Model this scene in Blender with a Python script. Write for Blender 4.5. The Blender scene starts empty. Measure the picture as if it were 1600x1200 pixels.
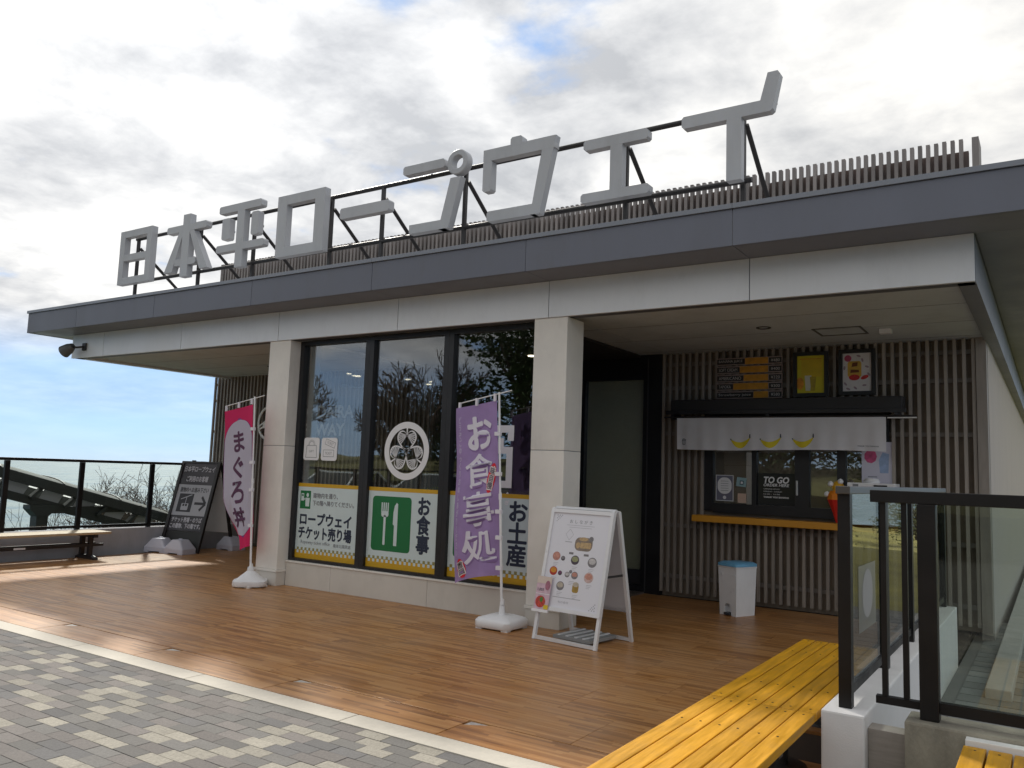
import bpy, bmesh, math, random
from mathutils import Vector, Matrix, Quaternion
R = math.radians
random.seed(7)
S = bpy.context.scene
COL = S.collection

# ------------------------------------------------------------------ camera
cam_d = bpy.data.cameras.new('camera'); cam = bpy.data.objects.new('camera', cam_d); COL.objects.link(cam)
S.camera = cam
cam_d.sensor_width = 36.0; cam_d.lens = 1281 / 1600 * 36.0
cam_d.clip_start = 0.05; cam_d.clip_end = 90000
_right = Vector((0.835, 0.549, 0.035)); _fwd = Vector((-0.549, 0.829, 0.106)).normalized()
_right = (_right - _right.dot(_fwd) * _fwd).normalized(); _up = _right.cross(_fwd)
cam.matrix_world = Matrix.Translation((0, 0, 1.55)) @ Matrix((_right, _up, -_fwd)).transposed().to_4x4()
S.render.resolution_x = 1024; S.render.resolution_y = 768

# ------------------------------------------------------------------ sky and sun
SUN_AZ = 57.0     # degrees left of +Y
SUN_EL = 41.5
sdir = Vector((-math.sin(R(SUN_AZ)) * math.cos(R(SUN_EL)), math.cos(R(SUN_AZ)) * math.cos(R(SUN_EL)), math.sin(R(SUN_EL))))
W = bpy.data.worlds.new('World'); S.world = W; W.use_nodes = True
nt = W.node_tree; nt.nodes.clear()
def N(t, **k):
    n = nt.nodes.new(t)
    for a, b in k.items(): setattr(n, a, b)
    return n
def mth(op, a, b=None, clamp=False):
    n = N('ShaderNodeMath', operation=op, use_clamp=clamp)
    for i, v in enumerate((a, b)):
        if v is None: continue
        if isinstance(v, (int, float)): n.inputs[i].default_value = v
        else: nt.links.new(v, n.inputs[i])
    return n.outputs[0]
def mrange(v, a, b, c, d, smooth=False):
    n = N('ShaderNodeMapRange'); n.clamp = True
    if smooth: n.interpolation_type = 'SMOOTHSTEP'
    nt.links.new(v, n.inputs[0])
    for i, q in enumerate((a, b, c, d)): n.inputs[i + 1].default_value = q
    return n.outputs[0]
sky = N('ShaderNodeTexSky', sky_type='NISHITA'); sky.sun_disc = False
sky.sun_elevation = R(SUN_EL); sky.sun_rotation = R(-SUN_AZ); sky.air_density = 1.0; sky.dust_density = 0.0; sky.ozone_density = 1.6; sky.altitude = 300
bg1 = N('ShaderNodeBackground'); bg1.inputs[1].default_value = 0.06
tint = N('ShaderNodeMix', data_type='RGBA', blend_type='MULTIPLY'); tint.inputs[0].default_value = 1.0; tint.inputs[7].default_value = (0.66, 0.84, 1.10, 1)
nt.links.new(sky.outputs[0], tint.inputs[6]); 
blue = N('ShaderNodeMix', data_type='RGBA'); blue.inputs[0].default_value = 0.62; blue.inputs[7].default_value = (3.9, 6.3, 10.2, 1)   # clear maritime blue
nt.links.new(tint.outputs[2], blue.inputs[6]); nt.links.new(blue.outputs[2], bg1.inputs[0])
tc = N('ShaderNodeTexCoord'); sep = N('ShaderNodeSeparateXYZ'); nt.links.new(tc.outputs['Generated'], sep.inputs[0])
zc = mth('MAXIMUM', sep.outputs[2], 0.0)
den = mth('ADD', zc, 0.16)
cx = mth('DIVIDE', sep.outputs[0], den); cy = mth('DIVIDE', sep.outputs[1], den)
comb = N('ShaderNodeCombineXYZ'); nt.links.new(cx, comb.inputs[0]); nt.links.new(cy, comb.inputs[1]); comb.inputs[2].default_value = 8.3
def noise(scale, detail, rough, dist=0.0):
    n = N('ShaderNodeTexNoise'); n.inputs['Scale'].default_value = scale; n.inputs['Detail'].default_value = detail
    n.inputs['Roughness'].default_value = rough; n.inputs['Distortion'].default_value = dist
    nt.links.new(comb.outputs[0], n.inputs['Vector']); return n.outputs[0]
n1 = noise(1.5, 12, 0.56, 0.15); n2 = noise(0.6, 4, 0.5); n3 = noise(3.8, 10, 0.60, 0.2)
cov = mth('ADD', mth('MULTIPLY', n1, 0.8), mth('MULTIPLY', n2, 0.45))
mask = mrange(cov, 0.42, 0.52, 0.0, 1.0, True)
low = mrange(mth('ADD', zc, mth('MULTIPLY', mth('SUBTRACT', n2, 0.5), 0.10)), 0.075, 0.150, 0.0, 1.0, True)   # the deck thins out over the sea
mask = mth('MULTIPLY', mask, low, True)
mask = mth('MAXIMUM', mask, mth('MULTIPLY', mrange(n2, 0.3, 0.7, 0.10, 0.40), mrange(zc, 0.0, 0.12, 0.45, 1.0)))   # thin veil of high cloud
dn = N('ShaderNodeVectorMath', operation='DOT_PRODUCT'); nt.links.new(tc.outputs['Generated'], dn.inputs[0]); dn.inputs[1].default_value = sdir
glow = mth('POWER', mth('MAXIMUM', dn.outputs['Value'], 0.0), 7.0)
shade = mth('ADD', mth('MULTIPLY', n1, 0.55), mth('MULTIPLY', n3, 0.45))
lum = mrange(shade, 0.385, 0.635, 0.31, 0.63)
lum = mth('MULTIPLY', lum, mth('ADD', 0.90, mth('MULTIPLY', glow, 0.62)))
crgb = N('ShaderNodeMix', data_type='RGBA'); nt.links.new(mrange(shade, 0.38, 0.6, 0.0, 1.0), crgb.inputs[0])
crgb.inputs[6].default_value = (0.90, 0.925, 0.97, 1); crgb.inputs[7].default_value = (1.0, 0.985, 0.95, 1)
bg2 = N('ShaderNodeBackground'); nt.links.new(crgb.outputs[2], bg2.inputs[0]); nt.links.new(lum, bg2.inputs[1])
mx = N('ShaderNodeMixShader'); nt.links.new(mask, mx.inputs[0]); nt.links.new(bg1.outputs[0], mx.inputs[1]); nt.links.new(bg2.outputs[0], mx.inputs[2])
wo = N('ShaderNodeOutputWorld'); nt.links.new(mx.outputs[0], wo.inputs[0])

sl = bpy.data.lights.new('sun', 'SUN'); sl.energy = 2.1; sl.angle = R(3.0); sl.color = (1.0, 0.95, 0.86)
so = bpy.data.objects.new('sun', sl); COL.objects.link(so); so.rotation_euler = sdir.to_track_quat('Z', 'Y').to_euler(); so.location = sdir * 60
vs = S.view_settings; vs.view_transform = 'Standard'; vs.look = 'None'; vs.gamma = 1.0; vs.use_curve_mapping = False
vs.exposure = 0.90

# ------------------------------------------------------------------ materials
MATS = {}
def mat(name, col, rough=0.55, var=0.0, scale=8.0, bump=0.0, bscale=60.0, metal=0.0, spec=0.5, emit=0.0, rnd=0.0, stretch=(1, 1, 1), dirt=0.0, coat=0.0, transl=0.0):
    if name in MATS: return MATS[name]
    m = bpy.data.materials.new(name); m.use_nodes = True; t = m.node_tree; b = t.nodes['Principled BSDF']
    b.inputs['Base Color'].default_value = (*col, 1); b.inputs['Roughness'].default_value = rough; b.inputs['Metallic'].default_value = metal
    b.inputs['Specular IOR Level'].default_value = spec; b.inputs['Coat Weight'].default_value = coat
    L = t.links
    if emit: b.inputs['Emission Color'].default_value = (*col, 1); b.inputs['Emission Strength'].default_value = emit
    if var or bump or rnd or dirt:
        tcn = t.nodes.new('ShaderNodeTexCoord'); mp = t.nodes.new('ShaderNodeMapping'); mp.inputs['Scale'].default_value = stretch
        oi = t.nodes.new('ShaderNodeObjectInfo'); sc = t.nodes.new('ShaderNodeVectorMath'); sc.operation = 'SCALE'
        cb = t.nodes.new('ShaderNodeCombineXYZ')
        for i in range(3): L.new(oi.outputs['Random'], cb.inputs[i])
        L.new(cb.outputs[0], sc.inputs[0]); sc.inputs['Scale'].default_value = 37.0
        ad = t.nodes.new('ShaderNodeVectorMath'); L.new(tcn.outputs['Object'], ad.inputs[0]); L.new(sc.outputs[0], ad.inputs[1]); L.new(ad.outputs[0], mp.inputs['Vector'])
        fac = None
        if var:
            nz = t.nodes.new('ShaderNodeTexNoise'); nz.inputs['Scale'].default_value = scale; nz.inputs['Detail'].default_value = 7; nz.inputs['Roughness'].default_value = 0.62
            L.new(mp.outputs[0], nz.inputs['Vector'])
            mr = t.nodes.new('ShaderNodeMapRange'); mr.inputs[1].default_value = 0.3; mr.inputs[2].default_value = 0.7; mr.inputs[3].default_value = 1 - var; mr.inputs[4].default_value = 1 + var
            L.new(nz.outputs[0], mr.inputs[0]); fac = mr.outputs[0]
            rr = t.nodes.new('ShaderNodeMapRange'); rr.inputs[1].default_value = 0.3; rr.inputs[2].default_value = 0.7
            rr.inputs[3].default_value = max(0.02, rough - 0.10); rr.inputs[4].default_value = min(1, rough + 0.10)
            L.new(nz.outputs[0], rr.inputs[0]); L.new(rr.outputs[0], b.inputs['Roughness'])
        if rnd:
            r2 = t.nodes.new('ShaderNodeMapRange'); r2.inputs[3].default_value = 1 - rnd; r2.inputs[4].default_value = 1 + rnd
            L.new(oi.outputs['Random'], r2.inputs[0])
            if fac is None: fac = r2.outputs[0]
            else:
                q = t.nodes.new('ShaderNodeMath'); q.operation = 'MULTIPLY'; L.new(fac, q.inputs[0]); L.new(r2.outputs[0], q.inputs[1]); fac = q.outputs[0]
        colout = None
        if fac is not None:
            vm = t.nodes.new('ShaderNodeVectorMath'); vm.operation = 'SCALE'; vm.inputs[0].default_value = col; L.new(fac, vm.inputs['Scale']); colout = vm.outputs[0]
        if dirt:
            nd = t.nodes.new('ShaderNodeTexNoise'); nd.inputs['Scale'].default_value = 1.7; nd.inputs['Detail'].default_value = 9; nd.inputs['Roughness'].default_value = 0.7
            mp2 = t.nodes.new('ShaderNodeMapping'); mp2.inputs['Scale'].default_value = (1.6, 1.6, 0.6); L.new(ad.outputs[0], mp2.inputs['Vector']); L.new(mp2.outputs[0], nd.inputs['Vector'])
            md = t.nodes.new('ShaderNodeMapRange'); md.inputs[1].default_value = 0.5; md.inputs[2].default_value = 0.78; md.inputs[3].default_value = 0; md.inputs[4].default_value = dirt
            L.new(nd.outputs[0], md.inputs[0])
            mm = t.nodes.new('ShaderNodeMix'); mm.data_type = 'RGBA'; L.new(md.outputs[0], mm.inputs[0])
            if colout is not None: L.new(colout, mm.inputs[6])
            else: mm.inputs[6].default_value = (*col, 1)
            mm.inputs[7].default_value = (0.10, 0.09, 0.075, 1); colout = mm.outputs[2]
        if colout is not None: L.new(colout, b.inputs['Base Color'])
        if bump:
            nb = t.nodes.new('ShaderNodeTexNoise'); nb.inputs['Scale'].default_value = bscale; nb.inputs['Detail'].default_value = 4
            L.new(mp.outputs[0], nb.inputs['Vector'])
            bp = t.nodes.new('ShaderNodeBump'); bp.inputs['Strength'].default_value = bump; bp.inputs['Distance'].default_value = 0.01
            L.new(nb.outputs[0], bp.inputs['Height']); L.new(bp.outputs[0], b.inputs['Normal'])
    if transl:
        tr = t.nodes.new('ShaderNodeBsdfTranslucent'); tr.inputs[0].default_value = (*col, 1); ms = t.nodes.new('ShaderNodeMixShader'); ms.inputs[0].default_value = transl
        out = t.nodes['Material Output']; L.new(b.outputs[0], ms.inputs[1]); L.new(tr.outputs[0], ms.inputs[2]); L.new(ms.outputs[0], out.inputs[0])
    MATS[name] = m; return m
def glass(name, tint=(0.86, 0.9, 0.9), ior=1.7, rough=0.0):
    if name in MATS: return MATS[name]
    m = bpy.data.materials.new(name); m.use_nodes = True; t = m.node_tree; t.nodes.remove(t.nodes['Principled BSDF']); out = t.nodes['Material Output']
    tr = t.nodes.new('ShaderNodeBsdfTransparent'); tr.inputs[0].default_value = (*tint, 1)
    gl = t.nodes.new('ShaderNodeBsdfGlossy'); gl.inputs['Roughness'].default_value = rough
    f0 = ((ior - 1) / (ior + 1)) ** 2
    ge = t.nodes.new('ShaderNodeNewGeometry'); dt = t.nodes.new('ShaderNodeVectorMath'); dt.operation = 'DOT_PRODUCT'; t.links.new(ge.outputs['Incoming'], dt.inputs[0]); t.links.new(ge.outputs['Normal'], dt.inputs[1])
    def m1(op, x, y=None):
        n = t.nodes.new('ShaderNodeMath'); n.operation = op
        for i, q in enumerate((x, y)):
            if q is None: continue
            if isinstance(q, (int, float)): n.inputs[i].default_value = q
            else: t.links.new(q, n.inputs[i])
        return n.outputs[0]
    fre = m1('ADD', f0, m1('MULTIPLY', 1 - f0, m1('POWER', m1('SUBTRACT', 1.0, m1('ABSOLUTE', dt.outputs['Value'])), 5.0)))
    # faint roll-wave of real panes
    tcn = t.nodes.new('ShaderNodeTexCoord'); nz = t.nodes.new('ShaderNodeTexNoise'); nz.inputs['Scale'].default_value = 1.3; nz.inputs['Detail'].default_value = 1
    t.links.new(tcn.outputs['Object'], nz.inputs['Vector']); bp = t.nodes.new('ShaderNodeBump'); bp.inputs['Strength'].default_value = 0.035; bp.inputs['Distance'].default_value = 0.05
    t.links.new(nz.outputs[0], bp.inputs['Height']); t.links.new(bp.outputs[0], gl.inputs['Normal'])
    mx_ = t.nodes.new('ShaderNodeMixShader'); t.links.new(fre, mx_.inputs[0]); t.links.new(tr.outputs[0], mx_.inputs[1]); t.links.new(gl.outputs[0], mx_.inputs[2]); t.links.new(mx_.outputs[0], out.inputs[0])
    MATS[name] = m; return m
def wood_strip(name, cols, pitch=0.022, length=0.42, rough=0.4, spec=0.5):
    m = bpy.data.materials.new(name); m.use_nodes = True; t = m.node_tree; b = t.nodes['Principled BSDF']; L = t.links
    def nn(ty, **k):
        n = t.nodes.new(ty)
        for a, v in k.items(): setattr(n, a, v)
        return n
    def mt(op, a, bb=None):
        n = nn('ShaderNodeMath', operation=op)
        for i, v in enumerate((a, bb)):
            if v is None: continue
            if isinstance(v, (int, float)): n.inputs[i].default_value = v
            else: L.new(v, n.inputs[i])
        return n.outputs[0]
    tcn = nn('ShaderNodeTexCoord'); sp = nn('ShaderNodeSeparateXYZ'); L.new(tcn.outputs['Object'], sp.inputs[0]); oi = nn('ShaderNodeObjectInfo')
    r = mt('MULTIPLY', oi.outputs['Random'], 91.0)
    row = mt('FLOOR', mt('ADD', mt('DIVIDE', sp.outputs[1], pitch), 200.0))
    w1 = nn('ShaderNodeTexWhiteNoise', noise_dimensions='1D'); L.new(mt('ADD', row, r), w1.inputs['W'])
    col = mt('FLOOR', mt('ADD', mt('DIVIDE', sp.outputs[0], length), mt('MULTIPLY', w1.outputs[0], 31.0)))
    cb = nn('ShaderNodeCombineXYZ'); L.new(row, cb.inputs[0]); L.new(col, cb.inputs[1]); L.new(r, cb.inputs[2])
    w2 = nn('ShaderNodeTexWhiteNoise', noise_dimensions='3D'); L.new(cb.outputs[0], w2.inputs['Vector'])
    ad = nn('ShaderNodeVectorMath'); L.new(tcn.outputs['Object'], ad.inputs[0]); c2 = nn('ShaderNodeCombineXYZ'); L.new(r, c2.inputs[0]); L.new(r, c2.inputs[1]); L.new(c2.outputs[0], ad.inputs[1])
    mp = nn('ShaderNodeMapping'); mp.inputs['Scale'].default_value = (1.6, 38.0, 1.0); L.new(ad.outputs[0], mp.inputs['Vector'])
    nz = nn('ShaderNodeTexNoise'); nz.inputs['Scale'].default_value = 2.0; nz.inputs['Detail'].default_value = 6; nz.inputs['Roughness'].default_value = 0.65; L.new(mp.outputs[0], nz.inputs['Vector'])
    g = mt('ADD', mt('MULTIPLY', w2.outputs[0], 0.55), mt('MULTIPLY', nz.outputs[0], 0.6))
    g = mt('ADD', g, mt('MULTIPLY', mt('SUBTRACT', oi.outputs['Random'], 0.5), 0.16))
    cr = nn('ShaderNodeValToRGB'); L.new(g, cr.inputs[0]); e = cr.color_ramp.elements
    e[0].position = 0.22; e[0].color = (*cols[0], 1); e[1].position = 0.92; e[1].color = (*cols[2], 1); k = e.new(0.55); k.color = (*cols[1], 1)
    ge = nn('ShaderNodeNewGeometry'); nw = nn('ShaderNodeTexNoise'); nw.inputs['Scale'].default_value = 0.55; nw.inputs['Detail'].default_value = 8; nw.inputs['Roughness'].default_value = 0.68; L.new(ge.outputs['Position'], nw.inputs['Vector'])
    wr = nn('ShaderNodeMapRange'); L.new(nw.outputs[0], wr.inputs[0]); wr.inputs[1].default_value = 0.45; wr.inputs[2].default_value = 0.72; wr.inputs[3].default_value = 0.0; wr.inputs[4].default_value = 0.5
    ns = nn('ShaderNodeTexNoise'); ns.inputs['Scale'].default_value = 7.0; ns.inputs['Detail'].default_value = 9; ns.inputs['Roughness'].default_value = 0.75; L.new(ge.outputs['Position'], ns.inputs['Vector'])
    ws = nn('ShaderNodeMapRange'); L.new(ns.outputs[0], ws.inputs[0]); ws.inputs[1].default_value = 0.60; ws.inputs[2].default_value = 0.78; ws.inputs[3].default_value = 0.0; ws.inputs[4].default_value = 0.35
    m_a = nn('ShaderNodeMix', data_type='RGBA'); L.new(wr.outputs[0], m_a.inputs[0]); L.new(cr.outputs[0], m_a.inputs[6]); m_a.inputs[7].default_value = (0.42, 0.285, 0.18, 1)
    m_b = nn('ShaderNodeMix', data_type='RGBA'); L.new(ws.outputs[0], m_b.inputs[0]); L.new(m_a.outputs[2], m_b.inputs[6]); m_b.inputs[7].default_value = (0.10, 0.05, 0.025, 1)
    L.new(m_b.outputs[2], b.inputs['Base Color'])
    rr = nn('ShaderNodeMapRange'); L.new(nz.outputs[0], rr.inputs[0]); rr.inputs[3].default_value = rough - 0.08; rr.inputs[4].default_value = rough + 0.14; L.new(rr.outputs[0], b.inputs['Roughness'])
    b.inputs['Specular IOR Level'].default_value = spec
    bp = nn('ShaderNodeBump'); bp.inputs['Strength'].default_value = 0.12; bp.inputs['Distance'].default_value = 0.004; L.new(g, bp.inputs['Height']); L.new(bp.outputs[0], b.inputs['Normal'])
    MATS[name] = m; return m

# ------------------------------------------------------------------ mesh helpers
class MB:
    def __init__(s): s.v = []; s.f = []
    def add(s, vs, fs):
        o = len(s.v); s.v += [tuple(p) for p in vs]; s.f += [tuple(i + o for i in f) for f in fs]; return s
    def box(s, x0, x1, y0, y1, z0, z1):
        vs = [(x, y, z) for z in (z0, z1) for y in (y0, y1) for x in (x0, x1)]
        return s.add(vs, [(0, 2, 3, 1), (4, 5, 7, 6), (0, 1, 5, 4), (2, 6, 7, 3), (0, 4, 6, 2), (1, 3, 7, 5)])
    def bar(s, p, q, w, d=None, up=(0, 0, 1)):
        p = Vector(p); q = Vector(q); d = d or w; a = (q - p).normalized(); u = Vector(up)
        if abs(a.dot(u)) > 0.99: u = Vector((0, 1, 0))
        x = a.cross(u).normalized() * w / 2; y = x.cross(a).normalized() * d / 2
        vs = [p - x - y, p + x - y, p + x + y, p - x + y, q - x - y, q + x - y, q + x + y, q - x + y]
        return s.add(vs, [(3, 2, 1, 0), (4, 5, 6, 7), (0, 1, 5, 4), (1, 2, 6, 5), (2, 3, 7, 6), (3, 0, 4, 7)])
    def tube(s, p, q, r0, r1=None, n=10, caps=True):
        p = Vector(p); q = Vector(q); r1 = r0 if r1 is None else r1; a = (q - p)
        if a.length < 1e-6: return s
        a.normalize(); u = Vector((0, 0, 1)) if abs(a.z) < 0.95 else Vector((1, 0, 0)); x = a.cross(u).normalized(); y = a.cross(x)
        vs = []
        for c, r in ((p, r0), (q, r1)):
            for i in range(n): t = 2 * math.pi * i / n; vs.append(c + x * math.cos(t) * r + y * math.sin(t) * r)
        fs = [(i, (i + 1) % n, n + (i + 1) % n, n + i) for i in range(n)]
        if caps: fs += [tuple(range(n - 1, -1, -1)), tuple(range(n, 2 * n))]
        return s.add(vs, fs)
    def path(s, pts, r, n=8):
        for a, b in zip(pts[:-1], pts[1:]): s.tube(a, b, r, r, n)
        return s
    def prism(s, poly, d0, d1, axis='y'):
        """poly in (a,b); extruded along axis"""
        n = len(poly)
        def pt(a, b, d): return (a, d, b) if axis == 'y' else ((d, a, b) if axis == 'x' else (a, b, d))
        vs = [pt(a, b, d0) for a, b in poly] + [pt(a, b, d1) for a, b in poly]
        return s.add(vs, [tuple(range(n)), tuple(range(2 * n - 1, n - 1, -1))] + [(i, n + i, n + (i + 1) % n, (i + 1) % n) for i in range(n)])
    def lathe(s, prof, c=(0, 0, 0), n=24, sx=1, sy=1):
        o = []; m = len(prof)
        for i in range(n):
            t = 2 * math.pi * i / n
            for r, z in prof: o.append((c[0] + r * math.cos(t) * sx, c[1] + r * math.sin(t) * sy, c[2] + z))
        fs = [(i * m + j, ((i + 1) % n) * m + j, ((i + 1) % n) * m + j + 1, i * m + j + 1) for i in range(n) for j in range(m - 1)]
        return s.add(o, fs)
    def loft(s, rings, cap=True):
        n = len(rings[0]); vs = [p for r in rings for p in r]; fs = []
        for k in range(len(rings) - 1):
            for i in range(n): fs.append((k * n + i, k * n + (i + 1) % n, (k + 1) * n + (i + 1) % n, (k + 1) * n + i))
        if cap: fs += [tuple(range(n - 1, -1, -1)), tuple(range((len(rings) - 1) * n, len(rings) * n))]
        return s.add(vs, fs)
def rrect(x0, x1, y0, y1, r, k=4):
    pts = []
    for cx_, cy_, a in ((x1 - r, y1 - r, 0), (x0 + r, y1 - r, 90), (x0 + r, y0 + r, 180), (x1 - r, y0 + r, 270)):
        for i in range(k + 1): t = R(a + 90 * i / k); pts.append((cx_ + r * math.cos(t), cy_ + r * math.sin(t)))
    return pts
def build(mb, name, m, parent=None, local=False, bevel=0.0, smooth=False, fixn=True):
    me = bpy.data.meshes.new(name)
    vs = mb.v
    if parent is not None and not local:
        inv = world_of(parent).inverted(); vs = [inv @ Vector(p) for p in vs]
    me.from_pydata([tuple(p) for p in vs], [], mb.f); me.update()
    if fixn or bevel:
        bm = bmesh.new(); bm.from_mesh(me)
        if bevel:
            bmesh.ops.remove_doubles(bm, verts=bm.verts, dist=1e-5)
        if fixn: bmesh.ops.recalc_face_normals(bm, faces=bm.faces)
        if bevel:
            ed = [e for e in bm.edges if len(e.link_faces) == 2 and e.calc_face_angle(0) > 0.6]
            bmesh.ops.bevel(bm, geom=ed, offset=bevel, segments=2, affect='EDGES', profile=0.6)
        bm.to_mesh(me); bm.free()
    if smooth:
        for p in me.polygons: p.use_smooth = True
        try: me.set_sharp_from_angle(angle=R(40))
        except Exception: pass
    if m is not None: me.materials.append(m)
    o = bpy.data.objects.new(name, me); COL.objects.link(o)
    if parent is not None: o.parent = parent
    return o
WM = {}
def world_of(o):
    m = Matrix.Identity(4); c = o
    while c is not None:
        m = WM.get(c.name, c.matrix_basis) @ m; c = c.parent
    return m
def thing(name, label, cat, loc=(0, 0, 0), rz=0.0, group=None, rot=None):
    o = bpy.data.objects.new(name, None); COL.objects.link(o); o.location = loc
    o.rotation_euler = rot or (0, 0, R(rz)); o.empty_display_size = 0.2
    o['label'] = label; o['category'] = cat
    if group: o['group'] = group
    WM[o.name] = Matrix.Translation(loc) @ o.rotation_euler.to_matrix().to_4x4()
    return o
def struct(o): o['kind'] = 'structure'; return o
def tagit(o, label, cat, group=None):
    o['label'] = label; o['category'] = cat
    if group: o['group'] = group
    return o
def inst(o, loc, parent=None, name=None, rot=None, scale=None, m=None):
    c = bpy.data.objects.new(name or o.name.split('.')[0], o.data); COL.objects.link(c); c.location = loc
    if rot: c.rotation_euler = rot
    if scale: c.scale = scale
    if parent is not None: c.parent = parent
    return c
def mesh_only(mb, name, m, bevel=0.0):
    o = build(mb, name, m, None, bevel=bevel); me = o.data; bpy.data.objects.remove(o); return me
def put(me, name, loc, parent=None, rot=None, scale=None):
    c = bpy.data.objects.new(name, me); COL.objects.link(c); c.location = loc
    if rot: c.rotation_euler = rot
    if scale: c.scale = scale
    if parent is not None: c.parent = parent
    return c

# ------------------------------------------------------------------ print (flat lettering and pictures on a surface)
TXT = {}
def text_mesh(s, bold=0.0, vertical=False, ls=1.0):
    k = (s, bold, vertical, ls)
    if k in TXT: return TXT[k]
    cu = bpy.data.curves.new('t', 'FONT'); cu.body = '\n'.join(s) if vertical else s
    cu.align_x = 'CENTER' if (vertical or '\n' in s) else 'LEFT'; cu.size = 1.0; cu.offset = bold; cu.resolution_u = 3; cu.fill_mode = 'FRONT'; cu.space_line = ls
    o = bpy.data.objects.new('t', cu); COL.objects.link(o); dg = bpy.context.evaluated_depsgraph_get(); dg.update()
    me = bpy.data.meshes.new_from_object(o.evaluated_get(dg))
    vs = [(v.co.x, v.co.y) for v in me.vertices]; fs = [tuple(p.vertices) for p in me.polygons]
    bpy.data.objects.remove(o); bpy.data.curves.remove(cu); bpy.data.meshes.remove(me)
    if vs:
        xs = [p[0] for p in vs]; ys = [p[1] for p in vs]; x0, x1, y0, y1 = min(xs), max(xs), min(ys), max(ys)
        w = max(x1 - x0, 1e-4); h = max(y1 - y0, 1e-4); vs = [((x - x0) / w - 0.5, (y - y0) / h - 0.5) for x, y in vs]
    else: w = h = 1
    TXT[k] = (vs, fs, w / h); return TXT[k]
class Print:
    """collects flat shapes by colour on a surface f(u,v,layer)->xyz (local to the root)"""
    def __init__(s, f): s.f = f; s.d = {}; s.order = []
    def mb(s, key):
        if key not in s.d: s.d[key] = MB(); s.order.append(key)
        return s.d[key]
    def poly(s, key, pts, lay=1):
        s.mb(key).add([s.f(u, v, lay) for u, v in pts], [tuple(range(len(pts)))])
    def rect(s, key, u0, u1, v0, v1, lay=1): s.poly(key, [(u0, v0), (u1, v0), (u1, v1), (u0, v1)], lay)
    def grid(s, key, u0, u1, v0, v1, nu, nv, lay=1, fn=None):
        vs = []
        for j in range(nv + 1):
            v = v0 + (v1 - v0) * j / nv; a, b = (u0, u1) if fn is None else fn(v)
            for i in range(nu + 1): vs.append(s.f(a + (b - a) * i / nu, v, lay))
        n = nu + 1; s.mb(key).add(vs, [(j * n + i, j * n + i + 1, (j + 1) * n + i + 1, (j + 1) * n + i) for j in range(nv) for i in range(nu)])
    def ell(s, key, cu, cv, ru, rv=None, lay=1, n=28, a=0.0):
        rv = rv or ru; c, sn = math.cos(a), math.sin(a)
        s.poly(key, [(cu + ru * math.cos(2 * math.pi * i / n) * c - rv * math.sin(2 * math.pi * i / n) * sn, cv + ru * math.cos(2 * math.pi * i / n) * sn + rv * math.sin(2 * math.pi * i / n) * c) for i in range(n)], lay)
    def ring(s, key, cu, cv, r0, r1, lay=1, n=48, sv=1.0, c2=(0, 0)):
        vs = []
        for i in range(n):
            t = 2 * math.pi * i / n
            vs.append(s.f(cu + r0 * math.cos(t) + c2[0], cv + r0 * math.sin(t) * sv + c2[1], lay)); vs.append(s.f(cu + r1 * math.cos(t), cv + r1 * math.sin(t) * sv, lay))
        s.mb(key).add(vs, [(2 * i, 2 * i + 1, 2 * ((i + 1) % n) + 1, 2 * ((i + 1) % n)) for i in range(n)])
    def line(s, key, p, q, w, lay=1):
        p = Vector(p); q = Vector(q); d = (q - p); d.normalize(); x = Vector((-d.y, d.x)) * w / 2
        s.poly(key, [tuple(p - x), tuple(q - x), tuple(q + x), tuple(p + x)], lay)
    def stroke(s, key, pts, w, lay=1):
        for a, b in zip(pts[:-1], pts[1:]): s.line(key, a, b, w, lay)
    def text(s, key, t, cu, cv, w, h=None, lay=2, bold=0.0, vertical=False, rot=0.0, shear=0.0, ls=1.0, flip=False, fat=0.0):
        if fat:
            for k in range(8): s.text(key, t, cu + fat * math.cos(k * math.pi / 4), cv + fat * math.sin(k * math.pi / 4), w, h, lay + .06 * (k + 1), bold, vertical, rot, shear, ls)
        vs, fs, asp = text_mesh(t, bold, vertical, ls)
        if h is None: h = w / asp
        if w is None: w = h * asp
        c, sn = math.cos(rot), math.sin(rot); sg = -1 if flip else 1
        pts = []
        for x, y in vs:
            x, y = x * w + shear * y * h, y * h * sg
            pts.append(s.f(cu + x * c - y * sn, cv + x * sn + y * c, lay))
        s.mb(key).add(pts, fs)
    def done(s, root, names, mats):
        out = {}
        for k in s.order:
            out[k] = build(s.d[k], names.get(k, 'print'), mats[k], root, local=True, fixn=False)
        return out
def flat(o, u, v, n, step=0.0009):
    o = Vector(o); u = Vector(u); v = Vector(v); n = Vector(n)
    return lambda a, b, l: tuple(o + u * a + v * b + n * (l * step))

# common materials
M_dark = mat('dark_frame_metal', (0.014, 0.014, 0.017), 0.42, var=0.2, scale=4)
M_fascia = mat('slate_blue_panel', (0.140, 0.150, 0.188), 0.5, var=0.09, scale=1.4, metal=0.1, dirt=0.22, stretch=(1, 1, .25), rnd=.05)
M_cap = mat('coping_metal', (0.21, 0.225, 0.26), 0.4, var=0.05, scale=2, metal=0.3)
M_beam = mat('silver_panel', (0.72, 0.735, 0.76), 0.42, var=0.05, scale=1.2, metal=0.2, dirt=0.12, rnd=.03, stretch=(1, 1, .3))
M_soffit = mat('soffit_board', (0.52, 0.56, 0.57), 0.85, var=0.06, scale=2, dirt=0.22)
M_col = mat('column_tile', (0.78, 0.75, 0.70), 0.55, var=0.05, scale=3, dirt=0.16, bump=0.05, bscale=40, rnd=.03)
M_plinth = mat('plinth_tile', (0.64, 0.61, 0.56), 0.6, var=0.04, scale=3, dirt=0.14, bump=0.05, bscale=40)
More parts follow.
